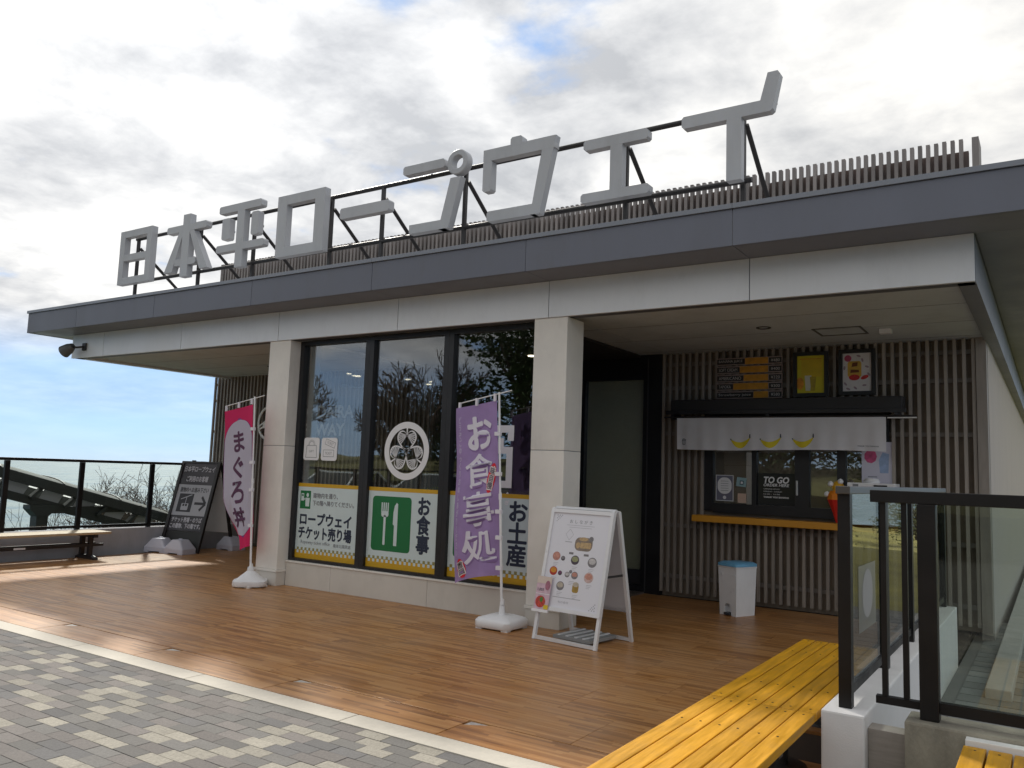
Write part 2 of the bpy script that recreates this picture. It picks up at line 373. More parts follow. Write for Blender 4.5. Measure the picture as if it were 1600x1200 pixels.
M_slat = mat('slat_taupe', (0.275, 0.24, 0.21), 0.6, var=0.20, scale=3, rnd=0.20, stretch=(4, 4, 0.5))
M_slat2 = mat('screen_taupe', (0.24, 0.215, 0.205), 0.6, var=0.20, scale=3, rnd=0.20, stretch=(4, 4, 0.5))
M_back = mat('slat_backing', (0.22, 0.175, 0.135), 0.8, var=0.2, scale=3)
M_glass = glass('window_glass', (0.94, 0.96, 0.955), 2.2)
M_rglass = glass('rail_glass', (0.84, 0.89, 0.88), 1.55)
M_white = mat('white_paint', (0.78, 0.78, 0.77), 0.45, var=0.03, scale=4, dirt=0.05)
M_wplastic = mat('white_plastic', (0.80, 0.80, 0.82), 0.35, var=0.03, scale=6, dirt=0.06)
M_vinyl = mat('white_vinyl', (0.80, 0.80, 0.82), 0.5)
M_ink = mat('ink_navy', (0.02, 0.03, 0.06), 0.6)
M_ink2 = mat('ink_grey', (0.22, 0.23, 0.25), 0.6)
M_letter = mat('letter_grey', (0.44, 0.45, 0.475), 0.5, var=0.08, scale=2.5, dirt=0.2, rnd=.03, stretch=(1, 1, .3))
M_steel = mat('black_steel', (0.022, 0.02, 0.022), 0.45, var=0.25, scale=5)
M_rail = mat('rail_bronze_black', (0.010, 0.009, 0.0095), 0.45, var=0.2, scale=5, spec=0.3)
M_conc = mat('bare_concrete', (0.27, 0.25, 0.20), 0.85, var=0.28, scale=7, bump=0.4, bscale=90, dirt=0.7, stretch=(1, 1, .5))
M_wallw = mat('rendered_white_wall', (0.70, 0.69, 0.69), 0.8, var=0.04, scale=5, bump=0.15, bscale=140, dirt=0.12)

# ================================================================== THE SETTING
# ---- sea, far below the hill
M_sea = bpy.data.materials.new('sea_water'); M_sea.use_nodes = True
_t = M_sea.node_tree; _b = _t.nodes['Principled BSDF']; _b.inputs['Base Color'].default_value = (0.045, 0.11, 0.12, 1); _b.inputs['Roughness'].default_value = 0.32
_b.inputs['IOR'].default_value = 1.33
_tc = _t.nodes.new('ShaderNodeTexCoord'); _mp = _t.nodes.new('ShaderNodeMapping'); _mp.inputs['Scale'].default_value = (0.004, 0.0012, 1); _mp.inputs['Rotation'].default_value = (0, 0, R(35))
_nz = _t.nodes.new('ShaderNodeTexNoise'); _nz.inputs['Scale'].default_value = 1.0; _nz.inputs['Detail'].default_value = 8
_mr = _t.nodes.new('ShaderNodeMapRange'); _mr.inputs[1].default_value = 0.35; _mr.inputs[2].default_value = 0.65; _mr.inputs[3].default_value = 0.24; _mr.inputs[4].default_value = 0.42
_t.links.new(_tc.outputs['Object'], _mp.inputs['Vector']); _t.links.new(_mp.outputs[0], _nz.inputs['Vector']); _t.links.new(_nz.outputs[0], _mr.inputs[0]); _t.links.new(_mr.outputs[0], _b.inputs['Roughness'])
_n2 = _t.nodes.new('ShaderNodeTexNoise'); _n2.inputs['Scale'].default_value = 0.02; _n2.inputs['Detail'].default_value = 5; _t.links.new(_tc.outputs['Object'], _n2.inputs['Vector'])
_bp = _t.nodes.new('ShaderNodeBump'); _bp.inputs['Strength'].default_value = 0.6; _bp.inputs['Distance'].default_value = 6.0; _t.links.new(_n2.outputs[0], _bp.inputs['Height']); _t.links.new(_bp.outputs[0], _b.inputs['Normal'])
struct(build(MB().add([(-45000, -45000, -300), (45000, -45000, -300), (45000, 45000, -300), (-45000, 45000, -300)], [(0, 1, 2, 3)]), 'sea', M_sea))

# ---- hill top: flat top sheet and the wooded slope falling to the sea
M_asph = mat('asphalt', (0.12, 0.12, 0.118), 0.85, var=0.2, scale=0.8, bump=0.3, bscale=120)
M_slope = mat('hill_slope', (0.05, 0.06, 0.025), 0.95, var=0.4, scale=0.3)
M_grass = mat('dry_grass', (0.24, 0.22, 0.055), 0.9, var=0.5, scale=0.25, bump=0.5, bscale=6)
struct(build(MB().add([(-13.2, -60, -0.09), (60, -60, -0.09), (60, 5.6, -0.09), (-0.86, 5.6, -0.09), (-0.86, 31.5, -0.09), (-13.2, 31.5, -0.09)], [(0, 1, 2, 3, 4, 5)]), 'ground', M_asph))
hv = []; hf = []
ring = [(-13.2, -60), (-13.2, 31.5), (-0.86, 31.5), (-0.5, 60), (60, 60), (60, -60)]
out1 = [(-30, -75), (-26, 30), (-22, 70), (-8, 90), (85, 90), (85, -75)]
out2 = [(-420, -450), (-420, 380), (-260, 480), (0, 520), (500, 520), (500, -450)]
for r_, z_ in ((ring, -1.2), (out1, -9.5), (out2, -310)): hv += [(x, y, z_) for x, y in r_]
for k in range(2):
    for i in range(6): hf.append((k * 6 + i, k * 6 + (i + 1) % 6, (k + 1) * 6 + (i + 1) % 6, (k + 1) * 6 + i))
struct(build(MB().add(hv, hf), 'hillside', M_slope))
# grass bank to the right of the building, undulating and falling gently away
gv = []; gf = []; nx, ny = 26, 40
for j in range(ny + 1):
    for i in range(nx + 1):
        x = -0.5 + 60.5 * (i / nx) ** 1.8; y = 12.0 + 48 * (j / ny)
        gv.append((x, y, -0.35 - 0.02 * (y - 12) + 0.25 * math.sin(x * 0.5 + y * 0.23) * min(1, (x + .5) / 4)))
for j in range(ny):
    for i in range(nx): a = j * (nx + 1) + i; gf.append((a, a + 1, a + nx + 2, a + nx + 1))
struct(build(MB().add(gv, gf), 'grass_bank', M_grass, smooth=True))

# ---- paving of small blocks
def paver_mat(n, c): return mat(n, c, 0.85, var=0.30, scale=70, bump=0.4, bscale=260, rnd=0.17, dirt=0.30)
PM = [paver_mat('paver_cream', (0.30, 0.278, 0.235)), paver_mat('paver_grey', (0.150, 0.144, 0.137)), paver_mat('paver_taupe', (0.165, 0.150, 0.142)), paver_mat('paver_slate', (0.124, 0.121, 0.122))]
paving = struct(build(MB().box(-12.6, 6.0, -3.2, 3.772, -0.085, -0.062), 'paving', mat('joint_sand', (0.075, 0.07, 0.062), 0.95, var=0.2, scale=30)))
pmesh = []
for m_ in PM:
    b_ = MB().box(-0.0988, 0.0988, -0.0488, 0.0488, -0.060, 0.0)
    pmesh.append(mesh_only(b_, 'paver_block', m_, bevel=0.003))
LIGHT = set()
rp = random.Random(11)
blocks = []
for j in range(69):
    yc = 3.772 - 0.05 - 0.1 * j
    if yc < -3.2: break
    off = (0.0, 0.1, 0.0, 0.1, 0.05)[j % 5]
    for i in range(93): blocks.append((i, j, -12.55 + off + 0.2 * i, yc))
tone = {}
for i, j, x, y in blocks:
    nb = [tone.get((i - 1, j)), tone.get((i, j - 1)), tone.get((i - 1, j - 1))]
    nl = sum(1 for q in nb if q == 0)
    p = 0.15 + (0.20 if nl == 1 else 0) - (0.28 if nl > 1 or (tone.get((i - 2, j)) == 0 and tone.get((i - 1, j)) == 0) else 0)
    tone[(i, j)] = 0 if rp.random() < p else rp.choice((1, 1, 2, 2, 3))
def pix(p):
    d = Vector(p) - Vector((0, 0, 1.55)); z = d.dot(_fwd)
    return (800 + 1281 * d.dot(_right) / z, 600 - 1281 * d.dot(_up) / z, z) if z > 0.05 else (-9e3, -9e3, -1)
vis = []
for b_ in blocks:
    u, v, z = pix((b_[2], b_[3], 0))
    inside = z > 0 and -20 < u < 1620 and v < 1215
    vis.append((0 if inside else 1, z if z > 0 else 99, b_))
vis.sort(key=lambda q: (q[0], q[1]))
near = [q[2] for q in vis[:300]]; rest = [q[2] for q in vis[300:]]
for i, j, x, y in near: put(pmesh[tone[(i, j)]], 'paver_block', (x, y, rp.uniform(-0.0016, 0.0008)), paving, rot=(rp.uniform(-.006, .006), rp.uniform(-.004, .004), rp.uniform(-.008, .008)))
for k in range(4):
    mb_ = MB()
    for i, j, x, y in rest:
        if tone[(i, j)] == k: mb_.box(x - .0988, x + .0988, y - .0488, y + .0488, -0.06, rp.uniform(-0.0016, 0.0008))
    o = build(mb_, 'paver_blocks', PM[k], paving, fixn=False); o['kind'] = 'stuff'
# kerb: light stone strip in lengths
M_kerb = mat('kerb_stone', (0.56, 0.52, 0.45), 0.8, var=0.08, scale=20, bump=0.25, bscale=180, rnd=0.05, dirt=0.12)
kerb = struct(build(MB().box(-12.6, 6.0, 3.78, 3.962, -0.085, -0.06), 'kerb', MATS['joint_sand']))
kme = mesh_only(MB().box(-0.7635, 0.7635, -0.0885, 0.0885, -0.06, 0.002), 'kerb_stone', M_kerb, bevel=0.004)
for k in range(12): put(kme, 'kerb_stone', (-12.6 + 0.765 + 1.534 * k - 0.29, 3.871, 0), kerb)

# ---- deck of wood-look boards, drain cover along its front
WC = [(0.21, 0.084, 0.020), (0.40, 0.176, 0.050), (0.54, 0.282, 0.105)]
M_deck = wood_strip('wood_deck', WC, pitch=0.024, length=0.5, rough=0.34, spec=0.5)
M_gap = mat('deck_bed', (0.05, 0.035, 0.025), 0.9)
deck = struct(build(MB().box(-12.6, -0.80, 3.965, 10.5, -0.085, -0.022), 'deck', M_gap))
dme = mesh_only(MB().box(-0.6438, 0.6438, -0.0988, 0.0988, -0.022, 0.0), 'deck_board', M_deck, bevel=0.0016)
rd = random.Random(3)
rows = [4.325 + 0.1 + 0.2 * j for j in range(30)]
for j, y in enumerate(rows):
    if y > 10.35: break
    x = -12.6 + 0.55 + (0.0 if (j // 3) % 2 == 0 else -0.43)
    while x < -0.95:
        x0 = max(x - 0.645, -12.6); x1 = min(x + 0.645, -0.86)
        if x1 - x0 > 0.12:
            put(dme, 'deck_board', ((x0 + x1) / 2, y, rd.uniform(-0.0007, 0.0004)), deck, scale=((x1 - x0) / 1.29, 1, 1))
        x += 1.29
# drain covers (lift-out lids with a bevelled finger corner)
jx = [-12.6, -10.73, -9.20, -7.67, -6.14, -4.61, -3.08, -1.55, -0.86]
M_nick = mat('lid_corner_metal', (0.62, 0.60, 0.56), 0.35, metal=0.6, var=0.15, scale=30)
for a, b_ in zip(jx[:-1], jx[1:]):
    poly = [(a + 0.004, 3.968), (b_ - 0.004, 3.968), (b_ - 0.004, 4.312), (a + 0.17, 4.312), (a + 0.004, 4.215)]
    c_ = ((a + b_) / 2, 4.14); mb_ = MB().prism([(x - c_[0], y - c_[1]) for x, y in poly], -0.02, 0.0, 'z')
    o = build(mb_, 'drain_lid', M_deck, None); o.location = (*c_, 0.0005); o.parent = deck
    build(MB().prism([(a + 0.008, 4.222), (a + 0.160, 4.312), (a + 0.012, 4.312)], -0.018, -0.004, 'z'), 'finger_corner', M_nick, deck)

# ================================================================== THE BUILDING
bl = thing('ropeway_station', 'low flat-roofed shop building with slate fascia, white columns, glass front and slatted walls', 'building', (-7.2, 9.0, 0))
JX = [-14.13, -12.65, -10.62, -8.52, -6.44, -4.36, -2.25, 0.06]
YF = 6.75
# roof deck
build(MB().box(-14.10, 0.03, 6.80, 31.0, 3.56, 3.885), 'roof_deck', mat('roof_sheet', (0.20, 0.20, 0.21), 0.7, var=0.1, scale=1), bl)
for a, b_ in zip(JX[:-1], JX[1:]):
    build(MB().box(a + .003, b_ - .003, YF, YF + .05, 3.545, 3.868), 'fascia_panel', M_fascia, bl, bevel=0.002)
build(MB().box(-14.13, 0.06, YF + 0.008, YF + 0.045, 3.55, 3.86), 'fascia_joint', mat('joint_pale', (0.36, 0.37, 0.40), 0.6), bl)
for a, b_ in ((-14.15, -10.62), (-10.62, -6.44), (-6.44, -2.25), (-2.25, 0.08)):
    build(MB().box(a + .001, b_ - .001, YF - .02, YF + .30, 3.870, 3.915), 'coping', M_cap, bl, bevel=0.003)
build(MB().box(-14.128, -14.08, YF + .052, 31, 3.545, 3.90), 'fascia_end', M_fascia, bl)
build(MB().box(0.01, 0.058, YF + .052, 31, 3.545, 3.90), 'fascia_end', M_fascia, bl)
# eave underside, in panels
M_eave = mat('eave_panel', (0.17, 0.18, 0.215), 0.5, var=0.05, scale=2)
for a, b_ in zip(JX[:-1], JX[1:]): build(MB().box(max(a, -14.07) + .003, min(b_, 0.0) - .003, YF + .052, 7.255, 3.547, 3.559), 'eave_panel', M_eave, bl)
build(MB().box(-14.07, -13.60, 7.258, 30.9, 3.547, 3.559), 'eave_panel', M_soffit, bl)
build(MB().box(-0.46, 0.0, 7.258, 30.9, 3.547, 3.559), 'eave_panel', M_eave, bl)
# silver beam
BX = [-13.58, -12.65, -10.62, -8.52, -6.44, -4.36, -2.25, -0.47]
for a, b_ in zip(BX[:-1], BX[1:]): build(MB().box(a + .004, b_ - .004, 7.225, 7.265, 3.160, 3.545), 'beam_panel', M_beam, bl, bevel=0.002)
build(MB().box(-13.57, -0.48, 7.235, 7.40, 3.165, 3.545), 'beam_core', mat('beam_joint', (0.10, 0.105, 0.12), 0.6), bl)
build(MB().box(-13.58, -13.44, 7.268, 30.8, 3.165, 3.545), 'beam_return', M_beam, bl)
build(MB().box(-0.60, -0.47, 7.268, 30.8, 3.165, 3.545), 'beam_return', M_eave, bl)
# soffit
build(MB().box(-13.438, -4.312, 7.402, 12.9, 3.205, 3.23), 'soffit', M_soffit, bl)
build(MB().box(-4.300, -0.602, 7.402, 12.9, 3.205, 3.23), 'soffit', M_soffit, bl)
build(MB().box(-4.312, -4.300, 7.402, 12.9, 3.212, 3.23), 'soffit_joint', M_dark, bl)
for y in (8.30, 9.21, 10.12):
    build(MB().box(-13.43, -4.32, y - .002, y + .002, 3.2035, 3.2049), 'soffit_seam', M_dark, bl); build(MB().box(-4.29, -.61, y - .002, y + .002, 3.2035, 3.2049), 'soffit_seam', M_dark, bl)
for x, y in ((-2.60, 8.85), (-6.3, 8.9), (-11.2, 9.4)):
    build(MB().lathe([(0.0, 0.012), (0.055, 0.012), (0.060, -0.004), (0.078, -0.005), (0.080, 0.003)], (x, y, 3.201), 24), 'downlight', M_dark, bl, smooth=True)
hx0, hx1, hy0, hy1 = -2.16, -1.66, 9.12, 9.60
fr = MB()
for a in (MB().box(hx0, hx1, hy0, hy0 + .018, 3.197, 3.2045), MB().box(hx0, hx1, hy1 - .018, hy1, 3.197, 3.2045), MB().box(hx0, hx0 + .022, hy0 + .018, hy1 - .018, 3.197, 3.2045), MB().box(hx1 - .022, hx1, hy0 + .018, hy1 - .018, 3.197, 3.2045)): fr.add(a.v, a.f)
build(fr, 'ceiling_hatch', mat('hatch_edge', (0.10, 0.10, 0.09), 0.5, metal=0.4), bl)
build(MB().box(-1.52, -1.40, 9.36, 9.46, 3.155, 3.2045), 'ceiling_sensor', M_wplastic, bl, bevel=0.008)
# columns: two stacked blocks and a foot course
for xa, xb in ((-8.69, -8.29), (-4.54, -4.14)):
    c_ = build(MB().box(xa, xb, 7.247, 7.60, 0.205, 1.775), 'column', M_col, bl, bevel=0.006)
    build(MB().box(xa, xb, 7.247, 7.60, 1.781, 3.159), 'upper_block', M_col, c_, bevel=0.006)
    build(MB().box(xa + .004, xb - .004, 7.252, 7.595, 1.770, 1.785), 'joint', M_ink2, c_)
    build(MB().box(xa - .012, xb + .012, 7.235, 7.61, 0.172, 0.204), 'foot_trim', M_col, c_, bevel=0.004)
    build(MB().box(xa, xb, 7.247, 7.60, 0.0, 0.171), 'foot_block', M_plinth, c_, bevel=0.004)
# plinth under the shop window
for a, b_ in ((-8.278, -7.48), (-7.476, -5.95), (-5.946, -4.552)):
    build(MB().box(a, b_, 7.39, 7.56, 0.0, 0.298), 'plinth_panel', M_plinth, bl, bevel=0.004)
build(MB().box(-8.278, -4.552, 7.378, 7.56, 0.299, 0.318), 'plinth_sill', M_col, bl, bevel=0.003)
# shop window: three tall panes in black frames
WX = [-8.285, -7.045, -5.805, -4.545]
for k in range(3):
    a, b_ = WX[k], WX[k + 1]; fa = 0.07; f_ = MB()
    f_.box(a + .001, a + fa, 7.42, 7.53, 0.320, 3.158).box(b_ - fa, b_ - .001, 7.42, 7.53, 0.320, 3.158)
    f_.box(a + fa, b_ - fa, 7.42, 7.53, 0.320, 0.355).box(a + fa, b_ - fa, 7.42, 7.53, 3.105, 3.158)
    w_ = build(f_, 'shop_window', M_dark, bl)
    build(MB().box(a + fa - .005, b_ - fa + .005, 7.468, 7.476, 0.35, 3.11), 'pane', M_glass, w_)
# left flank of the shop: glass and a pale corner post; right flank: dark panel
build(MB().box(-8.300, -8.292, 7.62, 10.2, 0.06, 3.15), 'flank_pane', M_glass, bl)
build(MB().box(-8.30, -8.20, 7.62, 7.70, 0.0, 3.2), 'corner_post', mat('pale_aluminium', (0.52, 0.56, 0.57), 0.4, metal=0.3), bl)
build(MB().box(-8.33, -8.27, 7.62, 10.2, 0.0, 0.058), 'flank_sill', M_dark, bl)
build(MB().prism([(-4.56, 7.62), (-4.50, 7.62), (-5.66, 10.28), (-5.72, 10.28)], 0, 3.2, 'z'), 'flank_wall', M_dark, bl)
# dim interior
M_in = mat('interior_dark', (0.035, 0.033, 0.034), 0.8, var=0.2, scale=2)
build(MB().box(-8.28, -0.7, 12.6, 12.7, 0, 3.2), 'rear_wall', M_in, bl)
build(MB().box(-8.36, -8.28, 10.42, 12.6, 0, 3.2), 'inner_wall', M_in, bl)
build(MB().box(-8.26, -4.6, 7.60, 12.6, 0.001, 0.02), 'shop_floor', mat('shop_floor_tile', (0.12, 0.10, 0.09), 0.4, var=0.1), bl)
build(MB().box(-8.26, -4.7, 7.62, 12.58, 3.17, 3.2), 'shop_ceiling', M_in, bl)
M_lamp = mat('lamp_glow', (1.0, 0.86, 0.62), emit=3.0)
for x, y, w_ in ((-6.05, 9.6, .04), (-5.75, 9.8, .04), (-6.25, 10.4, .04), (-6.15, 10.7, .07), (-6.75, 11.4, .04), (-6.95, 11.9, .07), (-6.6, 12.2, .05)):
    build(MB().lathe([(0, 0), (w_, 0), (w_ + .012, 0.012)], (x, y, 3.155), 14), 'shop_lamp', M_lamp, bl)
# low display furniture inside, only just seen
for x, y, h in ((-7.6, 9.4, 1.0), (-6.9, 10.8, 1.25), (-6.2, 9.8, 0.95), (-5.6, 11.4, 1.3)):
    build(MB().box(x - .35, x + .35, y - .3, y + .3, 0.02, h), 'display_stand', mat('stand_wood', (0.10, 0.065, 0.04), 0.6, var=.2), bl, bevel=0.01)
# entrance door, sliding, black frame
YD = 10.30
d_ = MB().box(-5.70, -4.66, YD, YD + .14, 2.87, 3.204).box(-4.66, -4.39, YD, YD + .14, 0.0, 3.204).box(-5.70, -5.56, YD, YD + .14, 0, 2.87).box(-5.56, -4.66, YD, YD + .14, 0, 0.10)
dr = build(d_, 'entrance_door', M_dark, bl)
build(MB().box(-5.56, -4.66, YD + .03, YD + .09, 0.105, 0.30), 'bottom_rail', mat('door_rail', (0.03, 0.03, 0.034), 0.35), dr)
build(MB().box(-4.60, -4.585, YD - .012, YD - .001, 0.02, 3.15), 'reveal', mat('door_reveal', (0.05, 0.05, 0.055), 0.4), dr)
build(MB().box(-5.56, -4.66, YD + .06, YD + .068, 0.30, 2.87), 'pane', M_glass, dr)
build(MB().box(-5.56, -4.662, YD + .10, YD + .11, 0.30, 2.87), 'olive_sheet', mat('door_olive', (0.50, 0.47, 0.34), 0.9, var=0.08, scale=40), dr)  # plain olive sheet close behind the pane, gives the door glass its tone
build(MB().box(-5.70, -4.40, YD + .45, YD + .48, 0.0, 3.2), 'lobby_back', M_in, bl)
# slatted walls
M_batten = mat('batten_brown', (0.24, 0.21, 0.185), 0.7, var=.15, scale=4)
def slat_wall(x0, x1, y, skip=(), pitch=0.0925, zb=0.06, zt=3.203, back=True, rails=(0.26, 0.92, 2.13, 2.74, 3.06)):
    w_ = build(MB().box(x0, x1, y + .10, y + .16, 0.0, zt), 'slat_wall', M_back, bl)
    wm = mesh_only(MB().box(-.018, .018, -.02, .02, -.5, .5), 'slat', M_slat)
    c_ = w_.matrix_basis
    inv = world_of(bl).inverted()
    n = int(round((x1 - x0) / pitch))
    for i in range(n + 1):
        x = x0 + .02 + (x1 - x0 - .04) * i / n
        segs = [(zb, zt)]
        for (sa, sb, za, zc_) in skip:
            if sa < x < sb:
                ns = []
                for a, b_ in segs:
                    if za > a: ns.append((a, min(b_, za)))
                    if zc_ < b_: ns.append((max(a, zc_), b_))
                segs = ns
        for a, b_ in segs:
            p = inv @ Vector((x, y + .02, (a + b_) / 2))
            put(wm, 'slat', p, w_, scale=(1, 1, b_ - a))
    for z in rails:
        segs = [(x0 + .01, x1 - .01)]
        for (sa, sb, za, zc_) in skip:
            if za < z < zc_:
                ns = []
                for a, b_ in segs:
                    if sa > a: ns.append((a, min(b_, sa)))
                    if sb < b_: ns.append((max(a, sb), b_))
                segs = ns
        for a, b_ in segs: build(MB().box(a, b_, y + .055, y + .095, z - .025, z + .025), 'batten', M_batten, w_)
    return w_
slat_wall(-4.385, -0.69, 10.30, skip=((-3.80, -1.58, 1.08, 2.42),))
slat_wall(-13.93, -8.40, 10.30, pitch=0.098)
build(MB().box(-0.685, -0.585, 10.28, 10.46, 0.0, 3.204), 'corner_post', M_slat, bl)
build(MB().box(-0.70, -0.58, 10.462, 30.8, -0.4, 3.204), 'side_wall', mat('side_wall_render', (0.46, 0.42, 0.40), 0.85, var=0.05, scale=3, dirt=0.1, bump=.1), bl)
build(MB().box(-13.93, -13.80, 10.462, 12.9, -0.4, 3.204), 'side_wall', M_back, bl)
build(MB().box(-13.93, -8.3, 12.9, 13.0, -0.4, 3.204), 'rear_wall', M_back, bl)
# serving hatch in the slatted wall
hx = (-3.80, -1.58)
hf_ = MB().box(hx[0], hx[1], 10.33, 10.44, 2.02, 2.42).box(hx[0], hx[0] + .12, 10.33, 10.44, 1.14, 2.02).box(hx[1] - .06, hx[1], 10.33, 10.44, 1.14, 2.02).box(hx[0] + .12, hx[1] - .06, 10.33, 10.44, 1.12, 1.24)
for x, w_ in ((-3.18, .06), (-2.65, .17), (-2.16, .10)): hf_.box(x, x + w_, 10.335, 10.435, 1.24, 2.02)
hw = build(hf_, 'serving_window', M_dark, bl)
for a, b_ in ((-3.68, -3.18), (-3.12, -2.65), (-2.48, -2.16), (-2.06, -1.64)):
    build(MB().box(a, b_, 10.38, 10.388, 1.24, 2.02), 'pane', M_glass, hw)
build(MB().box(-2.635, -2.61, 10.318, 10.334, 1.38, 1.56), 'pull_handle', mat('satin_steel', (0.55, 0.55, 0.57), 0.3, metal=0.9), hw, bevel=.004)
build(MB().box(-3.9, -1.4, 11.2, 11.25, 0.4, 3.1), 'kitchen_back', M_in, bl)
build(MB().box(-3.86, -1.50, 10.06, 10.332, 1.005, 1.085), 'counter_shelf', mat('orange_shelf', (0.62, 0.28, 0.02), 0.45, var=0.08, scale=6, stretch=(.3, 3, 3)), bl, bevel=0.006)
# hood box above the hatch, with curtain rail brackets
hd = build(MB().box(-4.16, -1.40, 10.06, 10.295, 2.40, 2.55), 'awning_hood', mat('hood_black', (0.018, 0.017, 0.02), 0.5, var=.2), bl, bevel=0.008)
build(MB().box(-4.22, -1.36, 10.03, 10.06, 2.36, 2.41), 'hood_lip', M_dark, hd, bevel=.004)
for x in (-4.13, -2.90, -1.46): build(MB().box(x - .02, x + .02, 10.04, 10.29, 2.30, 2.398), 'bracket', M_dark, hd)
# ================================================================== ROOF SIGN AND SCREEN
rs = thing('roof_sign', 'big grey three-dimensional Japanese letters on a black tube frame above the roof edge', 'sign', (-7.0, 7.1, 3.9))
Y0, Y1 = 6.98, 7.075
def bars(*polys):
    m_ = MB()
    for k, p in enumerate(polys): m_.prism(p, Y0 + 0.0008 * k, Y1 - 0.0008 * k, 'y')
    return m_
def rc(x0, x1, z0, z1): return [(x0, z0), (x1, z0), (x1, z1), (x0, z1)]
def frame(x0, x1, z0, z1, t, tb=None):
    tb = tb or t
    return [rc(x0, x0 + t, z0, z1), rc(x1 - t, x1, z0, z1), rc(x0 + t, x1 - t, z0, z0 + tb), rc(x0 + t, x1 - t, z1 - tb, z1)]
def chunk(name_polys):
    m_ = MB()
    for k, p in enumerate(name_polys): m_.prism(p, Y0 + 0.0006 * (k % 5), Y1 - 0.0006 * (k % 5), 'y')
    return m_
def cham(x0, x1, z0, z1, c=0.02): return [(x0 + c, z0), (x1 - c, z0), (x1, z0 + c), (x1, z1 - c), (x1 - c, z1), (x0 + c, z1), (x0, z1 - c), (x0, z0 + c)]
L9 = []
L9.append(frame(-12.00, -11.18, 4.19, 5.03, .125, .105) + [rc(-11.875, -11.305, 4.555, 4.655)])
L9.append([rc(-10.425, -10.26, 4.16, 5.08), cham(-10.80, -9.88, 4.83, 4.93), [(-10.50, 4.835), (-10.40, 4.835), (-10.62, 4.25), (-10.81, 4.25)], [(-10.27, 4.835), (-10.17, 4.835), (-9.80, 4.24), (-9.98, 4.24)], cham(-10.57, -10.09, 4.33, 4.43)])
L9.append([cham(-9.61, -8.73, 4.96, 5.065), rc(-9.215, -9.065, 4.17, 4.965), cham(-9.63, -8.65, 4.41, 4.51), cham(-9.53, -9.37, 4.585, 4.885), cham(-8.92, -8.775, 4.585, 4.905)])
L9.append(frame(-8.40, -7.53, 4.205, 5.02, .175, .125))
L9.append([cham(-7.25, -6.45, 4.555, 4.69)])
L9.append([cham(-6.25, -5.64, 4.935, 5.04), [(-5.545, 4.79), (-5.40, 4.79), (-5.55, 4.22), (-5.69, 4.22)], rc(-6.12, -5.60, 4.22, 4.325)])
L9.append([cham(-4.75, -4.60, 5.00, 5.10), rc(-5.10, -4.20, 4.89, 5.02), cham(-5.10, -4.985, 4.55, 4.90), [(-4.33, 5.019), (-4.185, 5.019), (-4.36, 4.21), (-4.475, 4.21)], cham(-5.03, -4.40, 4.21, 4.325)])
L9.append([cham(-3.86, -3.16, 4.775, 4.88), rc(-3.56, -3.43, 4.32, 4.78), cham(-3.88, -3.14, 4.235, 4.33)])
L9.append([[(-2.80, 4.79), (-2.00, 4.79), (-1.975, 4.81), (-1.912, 5.12), (-1.932, 5.15), (-2.02, 5.15), (-2.085, 4.905), (-2.80, 4.905), (-2.82, 4.885), (-2.82, 4.81)], rc(-2.39, -2.255, 4.215, 4.80)])
for k, ps in enumerate(L9):
    o = build(chunk(ps), 'letter', M_letter, rs)
    if k == 5:   # the ring of the sixth letter
        rg = MB(); n_ = 32; cxx, czz = -5.46, 4.965
        prof = [(0.075, Y0 + .01), (0.085, Y0), (0.135, Y0), (0.145, Y0 + .01), (0.145, Y1), (0.075, Y1)]
        vs_ = [(cxx + r_ * math.cos(2 * math.pi * i / n_), y_, czz + r_ * math.sin(2 * math.pi * i / n_)) for i in range(n_) for r_, y_ in prof]
        rg.add(vs_, [(i * 6 + j, ((i + 1) % n_) * 6 + j, ((i + 1) % n_) * 6 + (j + 1) % 6, i * 6 + (j + 1) % 6) for i in range(n_) for j in range(6)])
        build(rg, 'ring', M_letter, o, smooth=True)
for z, x0, x1 in ((4.925, -11.80, -1.98), (4.245, -11.80, -2.2)):
    build(MB().tube((x0, 7.13, z), (x1, 7.13, z), 0.026, n=12), 'tube_rail', M_steel, rs, smooth=True)
for x in (-11.75, -10.20, -9.02, -7.55, -6.68, -5.44, -3.45, -2.28):
    build(MB().bar((x, 7.13, 3.86), (x, 7.13, 4.93), 0.040), 'post', M_steel, rs)
    build(MB().tube((x + .02, 7.15, 4.78), (x + .02, 8.36, 3.90), 0.024, n=10), 'strut', M_steel, rs, smooth=True)
    build(MB().box(x - .07, x + .07, 7.06, 7.20, 3.886, 3.90), 'base_plate', M_steel, rs)
for x, z in ((-6.9, 4.62), (-7.0, 4.62), (-9.45, 4.73), (-8.85, 4.73), (-5.95, 4.98)): build(MB().bar((x, 7.13, z), (x, 7.07, z), 0.03), 'bracket', M_steel, rs)

sc_ = thing('louvre_screen', 'long brown screen of upright slats around the plant on the flat roof', 'screen', (-6.3, 9.0, 3.9))
sm = mesh_only(MB().box(-.018, .018, -.03, .03, -.55, .55), 'slat', M_slat2)
n_ = 155
for i in range(n_ + 1):
    x = -12.13 + 11.45 * i / n_
    put(sm, 'slat', (x + 6.3, 0, 0.55 + random.uniform(-.003, .003)), sc_)
for z0, z1 in ((4.70, 4.90), (4.20, 4.42)): build(MB().box(-12.13, -0.62, 9.06, 9.12, z0, z1), 'rail', mat('screen_rail', (0.15, 0.115, 0.108), 0.6, var=.15, scale=3), sc_)
build(MB().box(-12.10, -0.66, 9.5, 9.55, 3.9, 4.66), 'back_panel', mat('screen_back', (0.17, 0.125, 0.11), 0.7, var=.15, scale=2), sc_)
build(MB().box(-0.585, -0.525, 8.97, 9.30, 3.9, 5.0), 'end_post', M_slat2, sc_)
